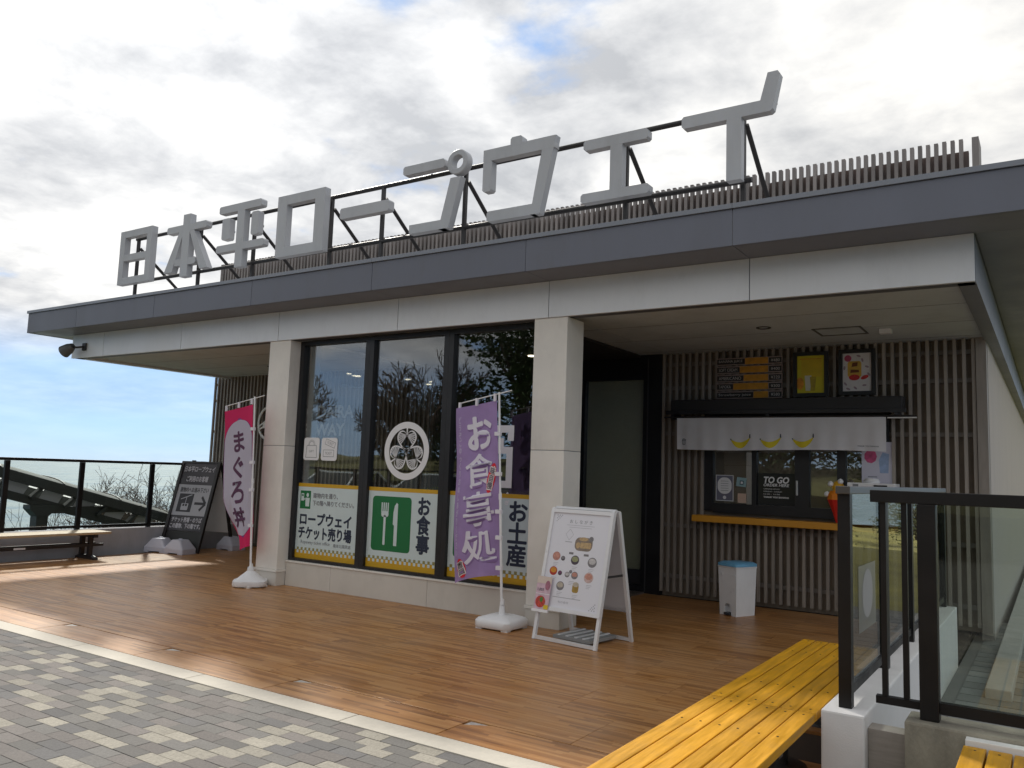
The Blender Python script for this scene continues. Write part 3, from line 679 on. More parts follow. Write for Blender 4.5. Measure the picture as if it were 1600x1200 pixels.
build(MB().box(-12.19, -12.14, 8.97, 9.30, 3.9, 5.0), 'end_post', M_slat2, sc_)
for y_ in (9.6, 10.3, 11.0, 11.7): build(MB().box(-0.62, -0.56, y_, y_ + .3, 3.9, 4.95), 'side_panel', M_slat2, sc_)

# ================================================================== FLOODLIGHT under the eave
fl = thing('floodlight', 'dark round floodlight on an arm at the end of the silver beam', 'floodlight', (-13.18, 7.22, 3.33))
build(MB().box(-.05, .05, -.022, -.001, -.06, .06), 'wall_plate', M_steel, fl, local=True)
build(MB().path([(0, -.02, 0), (-.05, -.10, -.02), (-.16, -.13, -.01)], .016, 8), 'arm', M_steel, fl, local=True, smooth=True)
hb = MB(); ax = Vector((-.8, -.25, -.45)).normalized(); p0 = Vector((-.16, -.13, -.01))
hb.tube(p0 - ax * .03, p0 + ax * .05, .05, .085, 18).tube(p0 + ax * .05, p0 + ax * .17, .085, .105, 18)
build(hb, 'lamp_head', mat('flood_grey', (0.10, 0.10, 0.10), 0.5, var=.15), fl, local=True, smooth=True)
build(MB().tube(p0 + ax * .1701, p0 + ax * .175, .095, .095, 18), 'lens', mat('flood_lens', (0.20, 0.22, 0.16), 0.15), fl, local=True)

# ================================================================== WINDOW POSTERS
M_pos = mat('poster_pale_blue', (0.62, 0.72, 0.73), 0.5, var=0.03, scale=3); M_yel = mat('poster_ochre', (0.62, 0.36, 0.015), 0.5); M_yel2 = mat('poster_check', (0.66, 0.58, 0.36), 0.5)
M_green = mat('poster_green', (0.006, 0.16, 0.045), 0.5); M_gpale = mat('poster_green_dark', (0.01, 0.12, 0.07), 0.5)
def poster_base(k, label):
    a, b_ = WX[k] + .072, WX[k + 1] - .072
    w_ = b_ - a; r_ = thing('window_poster', label, 'poster', ((a + b_) / 2, 7.4655, 0.357))
    f_ = flat((-w_ / 2, 0, 0), (1, 0, 0), (0, 0, 1), (0, -1, 0))
    p_ = Print(f_)
    build(MB().box(-w_ / 2, w_ / 2, 0.0002, 0.002, 0, 0.95), 'backing_film', M_pos, r_, local=True)
    p_.rect('y', 0, w_, 0.905, 0.95, 1); p_.rect('y2', 0, w_, 0, 0.10, 1)
    n_ = 15; q = w_ / (2 * n_ + 1)
    for i in range(n_):
        p_.rect('c', q * (2 * i + 1), q * (2 * i + 2), 0.10, 0.10 + 0.036, 1); p_.rect('w', q * (2 * i + 1), q * (2 * i + 2), 0.064, 0.10, 2)
        p_.rect('c', q * (2 * i), q * (2 * i + 1), 0.10, 0.10 + 0.004, 1)
    return r_, p_, w_
PN = {'y': 'ochre_border', 'y2': 'ochre_border', 'c': 'check_dark', 'w': 'check_pale', 'g': 'green_panel', 't': 'lettering', 's': 'small_lettering', 'i': 'pictogram'}
PMt = {'y': M_yel, 'y2': M_yel, 'c': mat('poster_check_dark', (0.30, 0.27, 0.10), 0.5), 'w': M_pos, 'g': M_green, 't': M_ink, 's': M_ink2, 'i': M_pos}
r_, p_, w_ = poster_base(0, 'pale blue ropeway ticket office notice with ochre border low on the shop window')
p_.rect('g', .045, .235, .625, .855, 1)
p_.text('s', '建物内を通り、', .50, .80, .44, .065, fat=.0015); p_.text('s', '下の階へ降りてください。', .64, .705, .72, .065, fat=.0015)
p_.text('t', 'ロープウェイ', .515, .50, .90, .145, fat=.006); p_.text('t', 'チケット売り場', .515, .325, .93, .155, fat=.006)
p_.text('s', 'Ropeway ticket office', .36, .20, .52, .055); p_.text('s', '纜車站購票處', .83, .195, .30, .045)
p_.rect('i', .062, .112, .725, .82, 2); p_.ell('i', .178, .80, .022, .026, 2); p_.poly('i', [(.145, .655), (.212, .655), (.218, .765), (.14, .765)], 2); p_.line('i', (.118, .745), (.15, .755), .018, 2); p_.rect('g', .07, .104, .785, .805, 3)
p_.done(r_, PN, PMt)
r_, p_, w_ = poster_base(1, 'pale blue dining notice with green fork and knife symbol low on the shop window')
p_.poly('g', rrect(.07, .68, .20, .845, .045), 1)
p_.text('t', 'お食事', .87, .53, .19, .64, fat=.008, vertical=True, ls=.95)
fk = []
p_.poly('i', rrect(.255, .290, .27, .62, .012), 2); p_.poly('i', rrect(.215, .330, .60, .67, .03), 2)
for x in (.215, .247, .279, .311): p_.rect('i', x, x + .019, .65, .77, 3)
p_.poly('i', [(.425, .27), (.475, .27), (.475, .76), (.455, .775), (.425, .74), (.408, .66), (.405, .52), (.425, .505)], 2)
p_.done(r_, PN, PMt)
r_, p_, w_ = poster_base(2, 'pale blue souvenir notice with dark Japanese characters behind the purple banner')
p_.poly('g', rrect(.07, .62, .22, .845, .045), 1)
p_.text('t', 'お土産', .92, .53, .24, .68, fat=.008, vertical=True, ls=.95)
p_.poly('i', [(.20, .33), (.48, .33), (.46, .62), (.22, .62)], 2); p_.stroke('i', [(.27, .62), (.29, .71), (.39, .71), (.41, .62)], .025, 2)
p_.done(r_, PN, PMt)

# crest sticker
cr = thing('crest_sticker', 'round white crest of three veined heart leaves in a ring on the shop window', 'sticker', (-6.415, 7.4665, 1.405))
p_ = Print(flat((0, 0, .345), (1, 0, 0), (0, 0, 1), (0, -1, 0), .0004))
p_.ring('r', 0, 0, .268, .345, 1, 64)
def heart(a, n=40):
    pts = []
    for i in range(n):
        t = 2 * math.pi * i / n; x = 16 * math.sin(t) ** 3; y = 13 * math.cos(t) - 5 * math.cos(2 * t) - 2 * math.cos(3 * t) - math.cos(4 * t)
        x *= .0094; y = (y - 2) * .0102
        pts.append((x, y))
    return pts
def rotp(p, a, cx_=0, cy_=0): return (p[0] * math.cos(a) - p[1] * math.sin(a) + cx_, p[0] * math.sin(a) + p[1] * math.cos(a) + cy_)
for k in range(3):
    a = R(120 * k); c_ = rotp((0, .140), a); h = heart(a)
    for i in range(len(h)):
        q0, q1 = h[i], h[(i + 1) % len(h)]
        p_.poly('l', [rotp(q0, a, *c_), rotp(q1, a, *c_), rotp((q1[0] * .87, q1[1] * .87), a, *c_), rotp((q0[0] * .87, q0[1] * .87), a, *c_)], 1)
    b0 = (0, .045)
    for ang in range(-162, 163, 12):
        d = (math.sin(R(ang)), -math.cos(R(ang))); L_ = 0
        for s_ in range(1, 60):
            x, y = b0[0] + d[0] * s_ * .004, b0[1] + d[1] * s_ * .004
            ins = False; j = len(h) - 1
            for i in range(len(h)):
                if (h[i][1] > y) != (h[j][1] > y) and x < (h[j][0] - h[i][0]) * (y - h[i][1]) / (h[j][1] - h[i][1]) + h[i][0]: ins = not ins
                j = i
            if not ins: break
            L_ = s_ * .004
        if L_ > .02:
            w0, w1 = .0025, .0085; nx_, ny_ = -d[1], d[0]; e = (b0[0] + d[0] * L_ * .97, b0[1] + d[1] * L_ * .97)
            p_.poly('v', [rotp(q, a, *c_) for q in ((b0[0] - nx_ * w0, b0[1] - ny_ * w0), (e[0] - nx_ * w1, e[1] - ny_ * w1), (e[0] + nx_ * w1, e[1] + ny_ * w1), (b0[0] + nx_ * w0, b0[1] + ny_ * w0))], 2)
    st = [rotp(q, a, *c_) for q in ((-.012, .15), (.012, .15), (.006, .05), (-.006, .05))]; p_.poly('r', st, 2)
p_.done(cr, {'r': 'ring', 'l': 'leaf_outline', 'v': 'leaf_veins'}, {'r': M_vinyl, 'l': M_vinyl, 'v': mat('vein_vinyl', (.62, .62, .64), .5)})

# small shop stickers
for x0, lab, kind in ((-8.165, 'white rounded sticker with a gift bag outline beside the ticket sticker', 'gift'), (-7.845, 'white rounded sticker with two ticket outlines on the shop window', 'ticket')):
    r_ = thing('pictogram_sticker', lab, 'sticker', (x0 + .145, 7.4665, 1.605)); p_ = Print(flat((0, 0, .145), (1, 0, 0), (0, 0, 1), (0, -1, 0), .0005))
    p_.poly('b', rrect(-.142, .142, -.145, .145, .035), 1)
    if kind == 'gift':
        p_.stroke('k', [(-.10, -.11), (.10, -.11), (.085, .045), (-.085, .045), (-.10, -.11)], .007, 2); p_.text('k', 'GIFT', 0, -.03, .09, .03)
        p_.stroke('k', [(.045 * math.cos(R(t)), .045 + .055 * math.sin(R(t))) for t in range(0, 181, 20)], .006, 2); p_.stroke('k', [(.06 * math.cos(R(t)), .045 + .07 * math.sin(R(t))) for t in range(0, 181, 20)], .004, 2)
    else:
        p_.stroke('k', [(-.10, -.095), (.085, -.095), (.085, -.01), (-.10, -.01), (-.10, -.095)], .006, 2); p_.text('k', 'TICKET', -.01, -.052, .12, .035)
        q = [(-.09, .035), (.085, .035), (.085, .105), (-.09, .105), (-.09, .035)]; q = [rotp(t, R(-17), 0, .005) for t in q]
        p_.stroke('k', q, .006, 2); p_.text('k', 'TICKET', .015, .075, .12, .035, rot=R(-17))
    p_.done(r_, {'b': 'white_label', 'k': 'outline'}, {'b': M_vinyl, 'k': M_ink2})
# angular white logo behind the purple banner
r_ = thing('window_logo', 'angular white logo with small letters on the pane behind the purple banner', 'sticker', (-5.05, 7.4665, 1.30)); p_ = Print(flat((0, 0, 0), (1, 0, 0), (0, 0, 1), (0, -1, 0), .0005))
for q in ((-.14, .155, .69, .77), (.075, .155, .60, .69), (-.05, .025, .46, .63), (.025, .145, .46, .535), (.065, .145, .09, .46), (-.075, .065, .09, .165)): p_.rect('w', q[0], q[1], q[2] - .02, q[3] - .02, 1)
p_.text('w', 'I R A', .03, .0, .20, .048, fat=.002); p_.text('w', 'ら ぎ', .05, -.085, .15, .045, fat=.002)
p_.done(r_, {'w': 'white_vinyl'}, {'w': M_vinyl})
# raised lettering and gondola ring on the far slatted wall
r_ = thing('wall_lettering', 'pale raised station name letters on the slatted wall behind the shop glass', 'sign', (-10.9, 10.285, 2.0))
p_ = Print(flat((10.9, 0, -2.0), (1, 0, 0), (0, 0, 1), (0, -1, 0), .012))
M_wl = mat('pale_wall_letter', (0.78, 0.76, 0.73), 0.5)
p_.text('w', 'NIHONDAIRA', -11.01, 2.485, 1.87, .215, lay=0, fat=.008); p_.text('w', 'ROPEWAY', -10.98, 2.17, 1.42, .205, lay=0, fat=.008)
p_.done(r_, {'w': 'letters'}, {'w': M_wl})
r_ = thing('gondola_emblem', 'pale ring emblem with a hanging gondola on the slatted wall', 'sign', (-12.20, 10.285, 1.97)); mb_ = MB(); n_ = 40
def hoop(mb_, c, r, t, y0, y1, n=40):
    pr = [(r - t / 2, y0), (r + t / 2, y0), (r + t / 2, y1), (r - t / 2, y1)]
    vs_ = [(c[0] + q * math.cos(2 * math.pi * i / n), y, c[1] + q * math.sin(2 * math.pi * i / n)) for i in range(n) for q, y in pr]
    mb_.add(vs_, [(i * 4 + j, ((i + 1) % n) * 4 + j, ((i + 1) % n) * 4 + (j + 1) % 4, i * 4 + (j + 1) % 4) for i in range(n) for j in range(4)])
hoop(mb_, (0, .32), .30, .045, -.02, 0); build(mb_, 'ring', M_wl, r_, local=True)
build(MB().bar((-.27, -.01, .26), (.20, -.01, .52), .02, .03).bar((-.26, -.01, .20), (.25, -.01, .44), .02, .03), 'cable', M_wl, r_, local=True)
build(MB().box(-.16, -.02, -.025, -.001, .22, .33).box(-.10, -.075, -.022, -.002, .33, .40), 'gondola', M_wl, r_, local=True)
# ================================================================== SERVING HATCH DRESSING
# short white curtain with three bananas
nr = thing('shop_curtain', 'short white shop curtain printed with three bananas above the serving window', 'curtain', (-2.81, 10.02, 1.915))
def nf(u, v, l):
    y = 0.014 * math.sin(u * 9.0 + 1.0) * (1 - v / .41) + 0.006 * math.sin(u * 31) * (1 - v / .41)
    z = v - 0.012 * math.sin(u * 2.3 + .4) * (1 - v / .41)
    return (u - 1.245, y - l * .0012, z)
p_ = Print(nf); p_.grid('c', 0, 2.49, 0, .41, 120, 10, 0)
for kb, cu in enumerate((.83, 1.20, 1.58)):
    up = [(cu - .125 + .25 * i / 14, .135 - .045 * math.sin(math.pi * (i / 14)) * 1.0 + .02 * (i / 14)) for i in range(15)]
    lo = [(cu - .125 + .25 * i / 14,   .130 - .115 * math.sin(math.pi * (i / 14)) ** .8 + .02 * (i / 14)) for i in range(15)]
    for i in range(14): p_.poly('b%d' % kb, [lo[i], lo[i + 1], up[i + 1], up[i]], 2)
    p_.poly('k', [(cu + .110, .150), (cu + .128, .146), (cu + .126, .195), (cu + .114, .195)], 3); p_.poly('k', [(cu - .128, .128), (cu - .112, .124), (cu - .116, .142), (cu - .13, .140)], 3)
p_.stroke('k', [(.075, .065), (.075, .13), (.11, .13), (.11, .065), (.075, .065)], .006, 2); p_.line('k', (.092, .06), (.092, .14), .005, 2); p_.stroke('k', [(.065, .11), (.12, .115), (.12, .13)], .004, 2)
p_.text('k', 'THANK YOU BANANA', 2.30, .055, .23, .017)
p_.done(nr, {'c': 'cloth', 'b0': 'banana', 'b1': 'banana', 'b2': 'banana', 'k': 'ink'}, {'c': mat('cotton_white', (.86, .85, .88), .9, var=.03, scale=9, transl=.25), 'b0': mat('banana_yellow', (.72, .58, .02), .7), 'b1': mat('banana_yellow', (1, 1, 1)), 'b2': mat('banana_yellow', (1, 1, 1)), 'k': M_ink})
build(MB().tube((-1.42, .0, .405), (1.56, 0, .405), .011, n=8), 'rod', M_steel, nr, local=True)
build(MB().tube((1.26, 0.0, .385), (1.56, 0, .385), .008, n=8), 'rod_end', M_white, nr, local=True)
# menu board: five strips
mbd = thing('menu_board', 'five-strip drinks price board in black and orange above the serving window', 'menu board', (-3.205, 10.29, 2.575))
M_strip = mat('menu_black', (.016, .014, .014), .5); M_or = mat('menu_orange', (.60, .27, .02), .5, var=.25, scale=14); M_rim = mat('menu_rim', (.34, .26, .24), .5)
rows_ = [('BANANA JUICE', '¥480', .44), ('SOFT CREAM', '¥400', .36), ('AMERICANO', '¥320', .42), ('TAPIOKA', '¥300', .26), ('Strawberry juice', '¥580', .57)]
for k, (a, b_, fr_) in enumerate(rows_):
    z0 = .53 - .108 * (k + 1) + .01
    st = build(MB().box(-.42, .42, -.012, 0.0, z0, z0 + .094), 'price_strip', M_rim, mbd, local=True)
    p_ = Print(flat((-.42, -.012, z0), (1, 0, 0), (0, 0, 1), (0, -1, 0), .0012))
    p_.rect('k', .008, .84 * fr_, .012, .080, 1); p_.rect('o', .84 * fr_ + .003, .665, .006, .088, 1); p_.rect('k2', .675, .832, .012, .080, 1)
    p_.text('w', a, .84 * fr_ / 2, .046, .84 * fr_ - .06, .042, lay=2); p_.text('w2', b_, .755, .046, .11, .038, lay=2)
    p_.done(st, {'k': 'black_field', 'k2': 'price_field', 'o': 'orange_field', 'w': 'lettering', 'w2': 'price'}, {'k': M_strip, 'k2': M_strip, 'o': M_or, 'w': mat('chalk_white', (.62, .58, .56), .6), 'w2': mat('chalk_white', (1, 1, 1))})
# two framed posters
def framed(x0, x1, z0, z1, y, name, label):
    r_ = thing(name, label, 'poster', ((x0 + x1) / 2, y, z0)); w_, h = x1 - x0, z1 - z0
    f_ = MB(); t = .045
    f_.box(-w_ / 2 - t, -w_ / 2, -.03, 0, -t, h + t).box(w_ / 2, w_ / 2 + t, -.03, 0, -t, h + t).box(-w_ / 2, w_ / 2, -.03, 0, -t, 0).box(-w_ / 2, w_ / 2, -.03, 0, h, h + t)
    build(f_, 'frame', M_dark, r_, local=True, bevel=0)
    return r_, Print(flat((-w_ / 2, -.006, 0), (1, 0, 0), (0, 0, 1), (0, -1, 0), .0015)), w_, h
r_, p_, w_, h = framed(-2.605, -2.285, 2.625, 3.085, 10.29, 'framed_poster', 'framed yellow poster of two drink cups above the serving window')
p_.rect('y', 0, w_, 0, h, 1); p_.rect('a', .05, .29, .20, .43, 2); p_.ell('o', .035, .12, .045, .075, 3); p_.poly('w', [(.10, .03), (.155, .03), (.17, .215), (.09, .215)], 3); p_.poly('g', [(.165, .03), (.21, .03), (.225, .20), (.15, .20)], 4); p_.rect('d', .03, .29, .415, .425, 3)
p_.done(r_, {'y': 'yellow_sheet', 'a': 'amber_patch', 'o': 'fruit', 'w': 'white_cup', 'g': 'golden_cup', 'd': 'caption'}, {'y': mat('print_yellow', (.66, .55, .02), .5, var=.06, scale=5), 'a': mat('print_amber', (.66, .47, .02), .5, var=.1, scale=8), 'o': mat('print_orange', (.72, .28, .02), .5, var=.3, scale=20), 'w': mat('print_cup', (.70, .66, .52), .5), 'g': mat('print_gold', (.45, .33, .03), .5, var=.2, scale=20), 'd': M_or})
r_, p_, w_, h = framed(-2.075, -1.755, 2.635, 3.09, 10.29, 'framed_poster', 'framed white dessert poster with orange and red picture above the serving window')
p_.rect('w', 0, w_, 0, h, 1); p_.poly('o', rrect(.055, .21, .165, .36, .03), 2); p_.ell('m', .06, .395, .04, lay=2); p_.poly('d', [(.10, .29), (.165, .30), (.17, .345), (.11, .34)], 3); p_.poly('d', [(.085, .22), (.185, .225), (.18, .255), (.09, .26)], 3); p_.ell('r', .13, .165, .06, .035, lay=3); p_.ell('r', .245, .165, .045, .022, lay=3, a=.4)
rq = random.Random(5)
for x, z in ((.22, .37), (.03, .09), (.14, .04), (.27, .29), (.29, .20), (.06, .03), (.24, .07), (.02, .28), (.18, .42)): p_.ell('f', x, z, .025, .012, 2, 8, rq.uniform(0, 3))
p_.done(r_, {'w': 'white_sheet', 'o': 'orange_jar', 'm': 'magenta_seal', 'd': 'dark_label', 'r': 'red_fruit', 'f': 'flecks'}, {'w': mat('print_white', (.70, .66, .66), .5, var=.06, scale=9), 'o': mat('print_orange2', (.66, .40, .06), .5, var=.2, scale=16), 'm': mat('print_magenta', (.50, .07, .16), .5), 'd': mat('print_brown', (.16, .04, .01), .5), 'r': mat('print_red', (.55, .03, .03), .5, var=.3, scale=30), 'f': mat('print_mauve', (.36, .26, .30), .5)})
# papers in the serving window
def paper(x0, x1, z0, z1, y, label, bgm, rot=0):
    r_ = thing('window_notice', label, 'notice', ((x0 + x1) / 2, y, (z0 + z1) / 2), rot=(0, R(rot), 0)); w_, h = x1 - x0, z1 - z0
    build(MB().box(-w_ / 2, w_ / 2, -.001, .001, -h / 2, h / 2), 'sheet', bgm, r_, local=True)
    return r_, Print(flat((0, -.001, 0), (1, 0, 0), (0, 0, 1), (0, -1, 0), .0009)), w_, h
YG = 10.376
M_slate_p = mat('paper_slate', (.16, .16, .22), .6)
r_, p_, w_, h = paper(-3.655, -3.425, 1.27, 1.60, YG, 'grey notice with a white rounded speech shape in the serving window', M_vinyl)
p_.rect('s', -w_ / 2 + .008, w_ / 2 - .008, -h / 2 + .008, h / 2 - .008, 1); p_.poly('w', rrect(-.092, .092, -.075, .135, .085, 8), 2); p_.ell('w', 0, -.12, .022, lay=2)
for k in range(5): p_.rect('t', -.05, .05, .085 - .03 * k, .09 - .03 * k, 3)
p_.done(r_, {'s': 'grey_field', 'w': 'white_shape', 't': 'text_lines'}, {'s': M_slate_p, 'w': M_vinyl, 't': M_ink2})
r_, p_, w_, h = paper(-3.385, -3.26, 1.46, 1.575, YG, 'small tilted pale blue card in the serving window', mat('paper_blue', (.30, .46, .50), .6), rot=6)
p_.rect('s', -.02, .03, -.035, .02, 1); p_.rect('w', -.008, .02, -.022, .008, 2); p_.done(r_, {'s': 'picture', 'w': 'picture_centre'}, {'s': mat('paper_teal', (.05, .12, .15), .6), 'w': M_vinyl})
r_, p_, w_, h = paper(-3.37, -3.26, 1.255, 1.375, YG, 'small peach coloured card in the serving window', mat('paper_peach', (.62, .45, .36), .6, var=.05))
r_, p_, w_, h = paper(-3.115, -2.655, 1.245, 1.64, 10.374, 'clear takeaway order sign with white slanted lettering on the serving window', mat('acrylic_smoke', (.02, .021, .026), .12))
p_.text('w', 'TO GO', -.0, .115, .31, .075, lay=1, fat=.0035, shear=.18); p_.text('w', 'ORDER HERE', 0, .052, .31, .034, lay=1, fat=.0012, shear=.18)
for k, (t_, q) in enumerate((('OPENING HOURS', .20), ('MONDAY - SUNDAY', .23), ('10:00 - 16:00', .20))): p_.text('w', t_, -.155 + q / 2, .003 - .032 * k, q, .014, lay=1)
p_.text('w', 'THANK YOU BANANA', 0, -.098, .31, .019, lay=1, fat=.0012); p_.done(r_, {'w': 'lettering'}, {'w': M_vinyl})
r_, p_, w_, h = paper(-1.88, -1.545, 1.52, 2.04, 10.318, 'pink and pale blue drink flyer hanging below the curtain end', mat('paper_lilac', (.62, .60, .70), .6))
p_.ell('p', -.07, .09, .07, .08, 1, 9); p_.poly('b', [(.03, -.10), (.12, -.10), (.13, .12), (.06, .14), (.02, .05)], 1); p_.rect('t', -.10, 0, -.15, -.14, 1)
p_.done(r_, {'p': 'pink_splash', 'b': 'blue_drink', 't': 'caption'}, {'p': mat('print_pink', (.62, .10, .24), .6, var=.3, scale=20), 'b': mat('print_sky', (.32, .42, .62), .6, var=.2, scale=14), 't': M_ink2})
# cone shaped ornament standing at the counter's end
orn = thing('cone_ornament', 'red and orange cone-shaped paper ornament with white tips at the end of the orange counter', 'ornament', (-2.12, 10.12, 1.086))
build(MB().lathe([(.0, .0), (.012, .005), (.045, .12), (.105, .27)], (0, 0, 0), 10), 'red_cone', mat('paper_red', (.66, .02, .01), .6, var=.1), orn, local=True)
build(MB().lathe([(.105, .27), (.10, .33), (.07, .37), (.0, .38)], (0, 0, 0), 10), 'orange_band', mat('paper_orange', (.80, .24, .01), .6), orn, local=True)
build(MB().lathe([(.06, .365), (.07, .42), (.045, .47), (.0, .50)], (.02, 0, 0), 9), 'yellow_crown', mat('paper_gold', (.76, .42, .02), .6), orn, local=True)
for x, z in ((-.06, .45), (-.10, .33), (.05, .48)):
    build(MB().lathe([(0, -.035), (.028, -.02), (.034, 0), (.025, .022), (0, .035)], (x, -.03, z), 8), 'white_tip', M_vinyl, orn, local=True, smooth=True)
# white appliance at the counter end
ap = thing('counter_appliance', 'white boxy countertop appliance with a small dark display beyond the glass railing', 'appliance', (-1.72, 10.12, 1.086))
build(MB().box(-.235, .235, -.16, .16, 0.0, .40), 'body', M_wplastic, ap, local=True, bevel=.012)
build(MB().box(-.25, .25, -.175, .165, .402, .475), 'top_panel', M_wplastic, ap, local=True, bevel=.008)
build(MB().box(.03, .17, -.177, -.1745, .415, .455), 'display', M_strip, ap, local=True)
build(MB().box(-.19, -.13, -.177, -.1745, .425, .46), 'logo_plate', M_ink2, ap, local=True)
build(MB().lathe([(.0, .055), (.07, .05), (.09, .02), (.085, 0)], (-.02, 0, .475), 20), 'cap', M_wplastic, ap, local=True, smooth=True)

# ================================================================== PEDAL BIN
bn = thing('pedal_bin', 'white plastic pedal bin with pale blue lid in front of the slatted wall', 'bin', (-3.10, 9.55, 0), rz=-24)
bn.scale = (.90, .90, 1)
def ringz(w, d, z, r=.03): return [(x, y, z) for x, y in rrect(-w / 2, w / 2, -d / 2, d / 2, r, 3)]
body = MB(); body.loft([ringz(.27, .34, 0.0), ringz(.30, .37, .545), ringz(.315, .385, .55)], cap=False); 
bb = MB(); 
w0, w1, dep0, dep1, H_ = .135, .152, .17, .187, .55
# front wall with the arched pedal recess, built as a polygon with a notch
def fw(z): return w0 + (w1 - w0) * z / H_
arch = [(.055, 0.0), (.055, .085)] + [(.055 * math.cos(R(t)), .085 + .05 * math.sin(R(t))) for t in range(15, 166, 15)] + [(-.055, .085), (-.055, 0.0)]
front = [(-w0, 0), (-w1, H_), (w1, H_), (w0, 0)] + arch
def yf(z): return -(dep0 + (dep1 - dep0) * z / H_)
body2 = MB(); body2.add([(x, yf(z), z) for x, z in front], [tuple(range(len(front)))])
body2.add([(w0, yf(0), 0), (w0, -yf(0), 0), (w1, -yf(H_), H_), (w1, yf(H_), H_)], [(0, 1, 2, 3)])
body2.add([(-w0, yf(0), 0), (-w0, -yf(0), 0), (-w1, -yf(H_), H_), (-w1, yf(H_), H_)], [(3, 2, 1, 0)])
body2.add([(w0, -yf(0), 0), (-w0, -yf(0), 0), (-w1, -yf(H_), H_), (w1, -yf(H_), H_)], [(0, 1, 2, 3)])
body2.add([(w1, yf(H_), H_), (w1, -yf(H_), H_), (-w1, -yf(H_), H_), (-w1, yf(H_), H_)], [(0, 1, 2, 3)])
# recess walls
rec = [(x, z) for x, z in arch]
for a, b_ in zip(rec[:-1], rec[1:]): body2.add([(a[0], yf(a[1]), a[1]), (b_[0], yf(b_[1]), b_[1]), (b_[0], yf(b_[1]) + .07, b_[1]), (a[0], yf(a[1]) + .07, a[1])], [(0, 1, 2, 3)])
body2.add([(x, yf(z) + .07, z) for x, z in rec], [tuple(range(len(rec)))])
build(body2, 'bucket', M_wplastic, bn, local=True, fixn=False)
build(MB().box(-.158, .158, -.193, .193, .535, .556), 'rim', M_wplastic, bn, local=True, bevel=.006)
lid = MB(); lid.loft([ringz(.335, .405, .557, .04), ringz(.335, .405, .585, .04), ringz(.27, .33, .603, .04)])
build(lid, 'lid', mat('lid_blue', (.16, .42, .66), .4, var=.04, scale=6), bn, local=True, smooth=True)
build(MB().box(-.045, .045, -.20, -.115, .012, .035), 'pedal', mat('pedal_dark', (.05, .06, .08), .5), bn, local=True, bevel=.005)
for x in (-.10, .10): build(MB().box(x - .03, x + .03, -.195, -.1875, .45, .47), 'latch', M_wplastic, bn, local=True)

# ================================================================== BANNERS
def banner_stand(root, tilt, H_, basek):
    top = Vector((tilt, 0, H_))
    build(MB().tube((0, 0, .10), top * .55, .0135, n=10).tube(top * .53, top, .0105, n=10).tube(top * .535, top * .56, .017, n=10), 'pole', M_wplastic, root, local=True, smooth=True)
    base = MB()
    if basek == 'round':
        pr = []
        def lob(n, r, z, k): return [((r + k * math.cos(4 * 2 * math.pi * i / n)) * math.cos(2 * math.pi * i / n), (r + k * math.cos(4 * 2 * math.pi * i / n)) * math.sin(2 * math.pi * i / n), z) for i in range(n)]
        base.loft([lob(40, .215, 0.012, .02), lob(40, .225, .03, .02), lob(40, .22, .075, .018), lob(40, .17, .095, .01), lob(40, .12, .13, 0), lob(40, .07, .17, 0), lob(40, .045, .19, 0), lob(40, .04, .24, 0)])
        for a in range(4): t = R(45 + 90 * a); base.box(.17 * math.cos(t) - .03, .17 * math.cos(t) + .03, .17 * math.sin(t) - .03, .17 * math.sin(t) + .03, 0, .02)
    else:
        def sq(w, z, r): return [(x, y, z) for x, y in rrect(-w, w, -w, w, r, 5)]
        base.loft([sq(.195, .015, .05), sq(.205, .03, .055), sq(.205, .08, .055), sq(.185, .105, .055), sq(.12, .125, .05), sq(.11, .13, .05)])
        for sx in (-1, 1):
            for sy in (-1, 1): base.box(sx * .15 - .035, sx * .15 + .035, sy * .15 - .035, sy * .15 + .035, 0, .02)
        base.tube((0, 0, .12), (0, 0, .22), .035, .025, 14)
    b_ = build(base, 'water_base', M_wplastic, root, local=True, smooth=True)
    build(MB().tube((.0, 0, .225), (0, 0, .28), .024, .02, 12), 'collar', M_wplastic, root, local=True, smooth=True)
def banner_cloth(root, f, ncol, nrow, m_, W_, H_):
    p_ = Print(f); p_.grid('c', 0, W_, 0, H_, ncol, nrow, 0); return p_
# ---- purple banner
b2 = thing('banner_flag', 'purple vertical banner with white brush characters in front of the shop window', 'banner', (-4.64, 6.97, 0))
TL = -.13; banner_stand(b2, TL, 2.36, 'square')
def pole_x(z, T, H_): return T * z / H_
def f2(u, v, l):      # u: 0 free (left) .. .6 pole side ; v: 0 bottom .. 1.78 top
    w_ = .60; q = 1 - u / w_; t = 1 - v / 1.78
    z = .50 + v - q * .085 + (-.05 * q * t * t) + .03 * math.sin(q * 3.0) * t ** 6
    x = pole_x(z, TL, 2.36) - .03 - (w_ * q) * (.835 + .10 * t) 
    y = .05 * math.sin(q * 4.6 + 1.4 * t) * (.35 + .65 * t) * .9 + .022 * math.sin(q * 13 + v * 2.0) * t + .02 * math.sin(v * 5 + q * 2) * q
    return (x, y - l * .0016, z)
p_ = banner_cloth(b2, f2, 26, 60, None, .60, 1.78)
for k, (ch, cv, hh, ww) in enumerate((('お', 1.48, .33, .33), ('食', 1.09, .34, .36), ('事', .70, .34, .35), ('処', .32, .33, .37))):
    p_.text('d', ch, .345, cv - .016, ww, hh, lay=1, shear=-.10, fat=(.017 if ch == 'お' else .011)); p_.text('w', ch, .335, cv, ww, hh, lay=2, shear=-.10, fat=(.012 if ch == 'お' else .0065))
p_.text('s', 'どうぞごゆっくりおめしあがりください', .055, .97, .036, 1.42, lay=1, vertical=True, ls=1.0, fat=.0012)
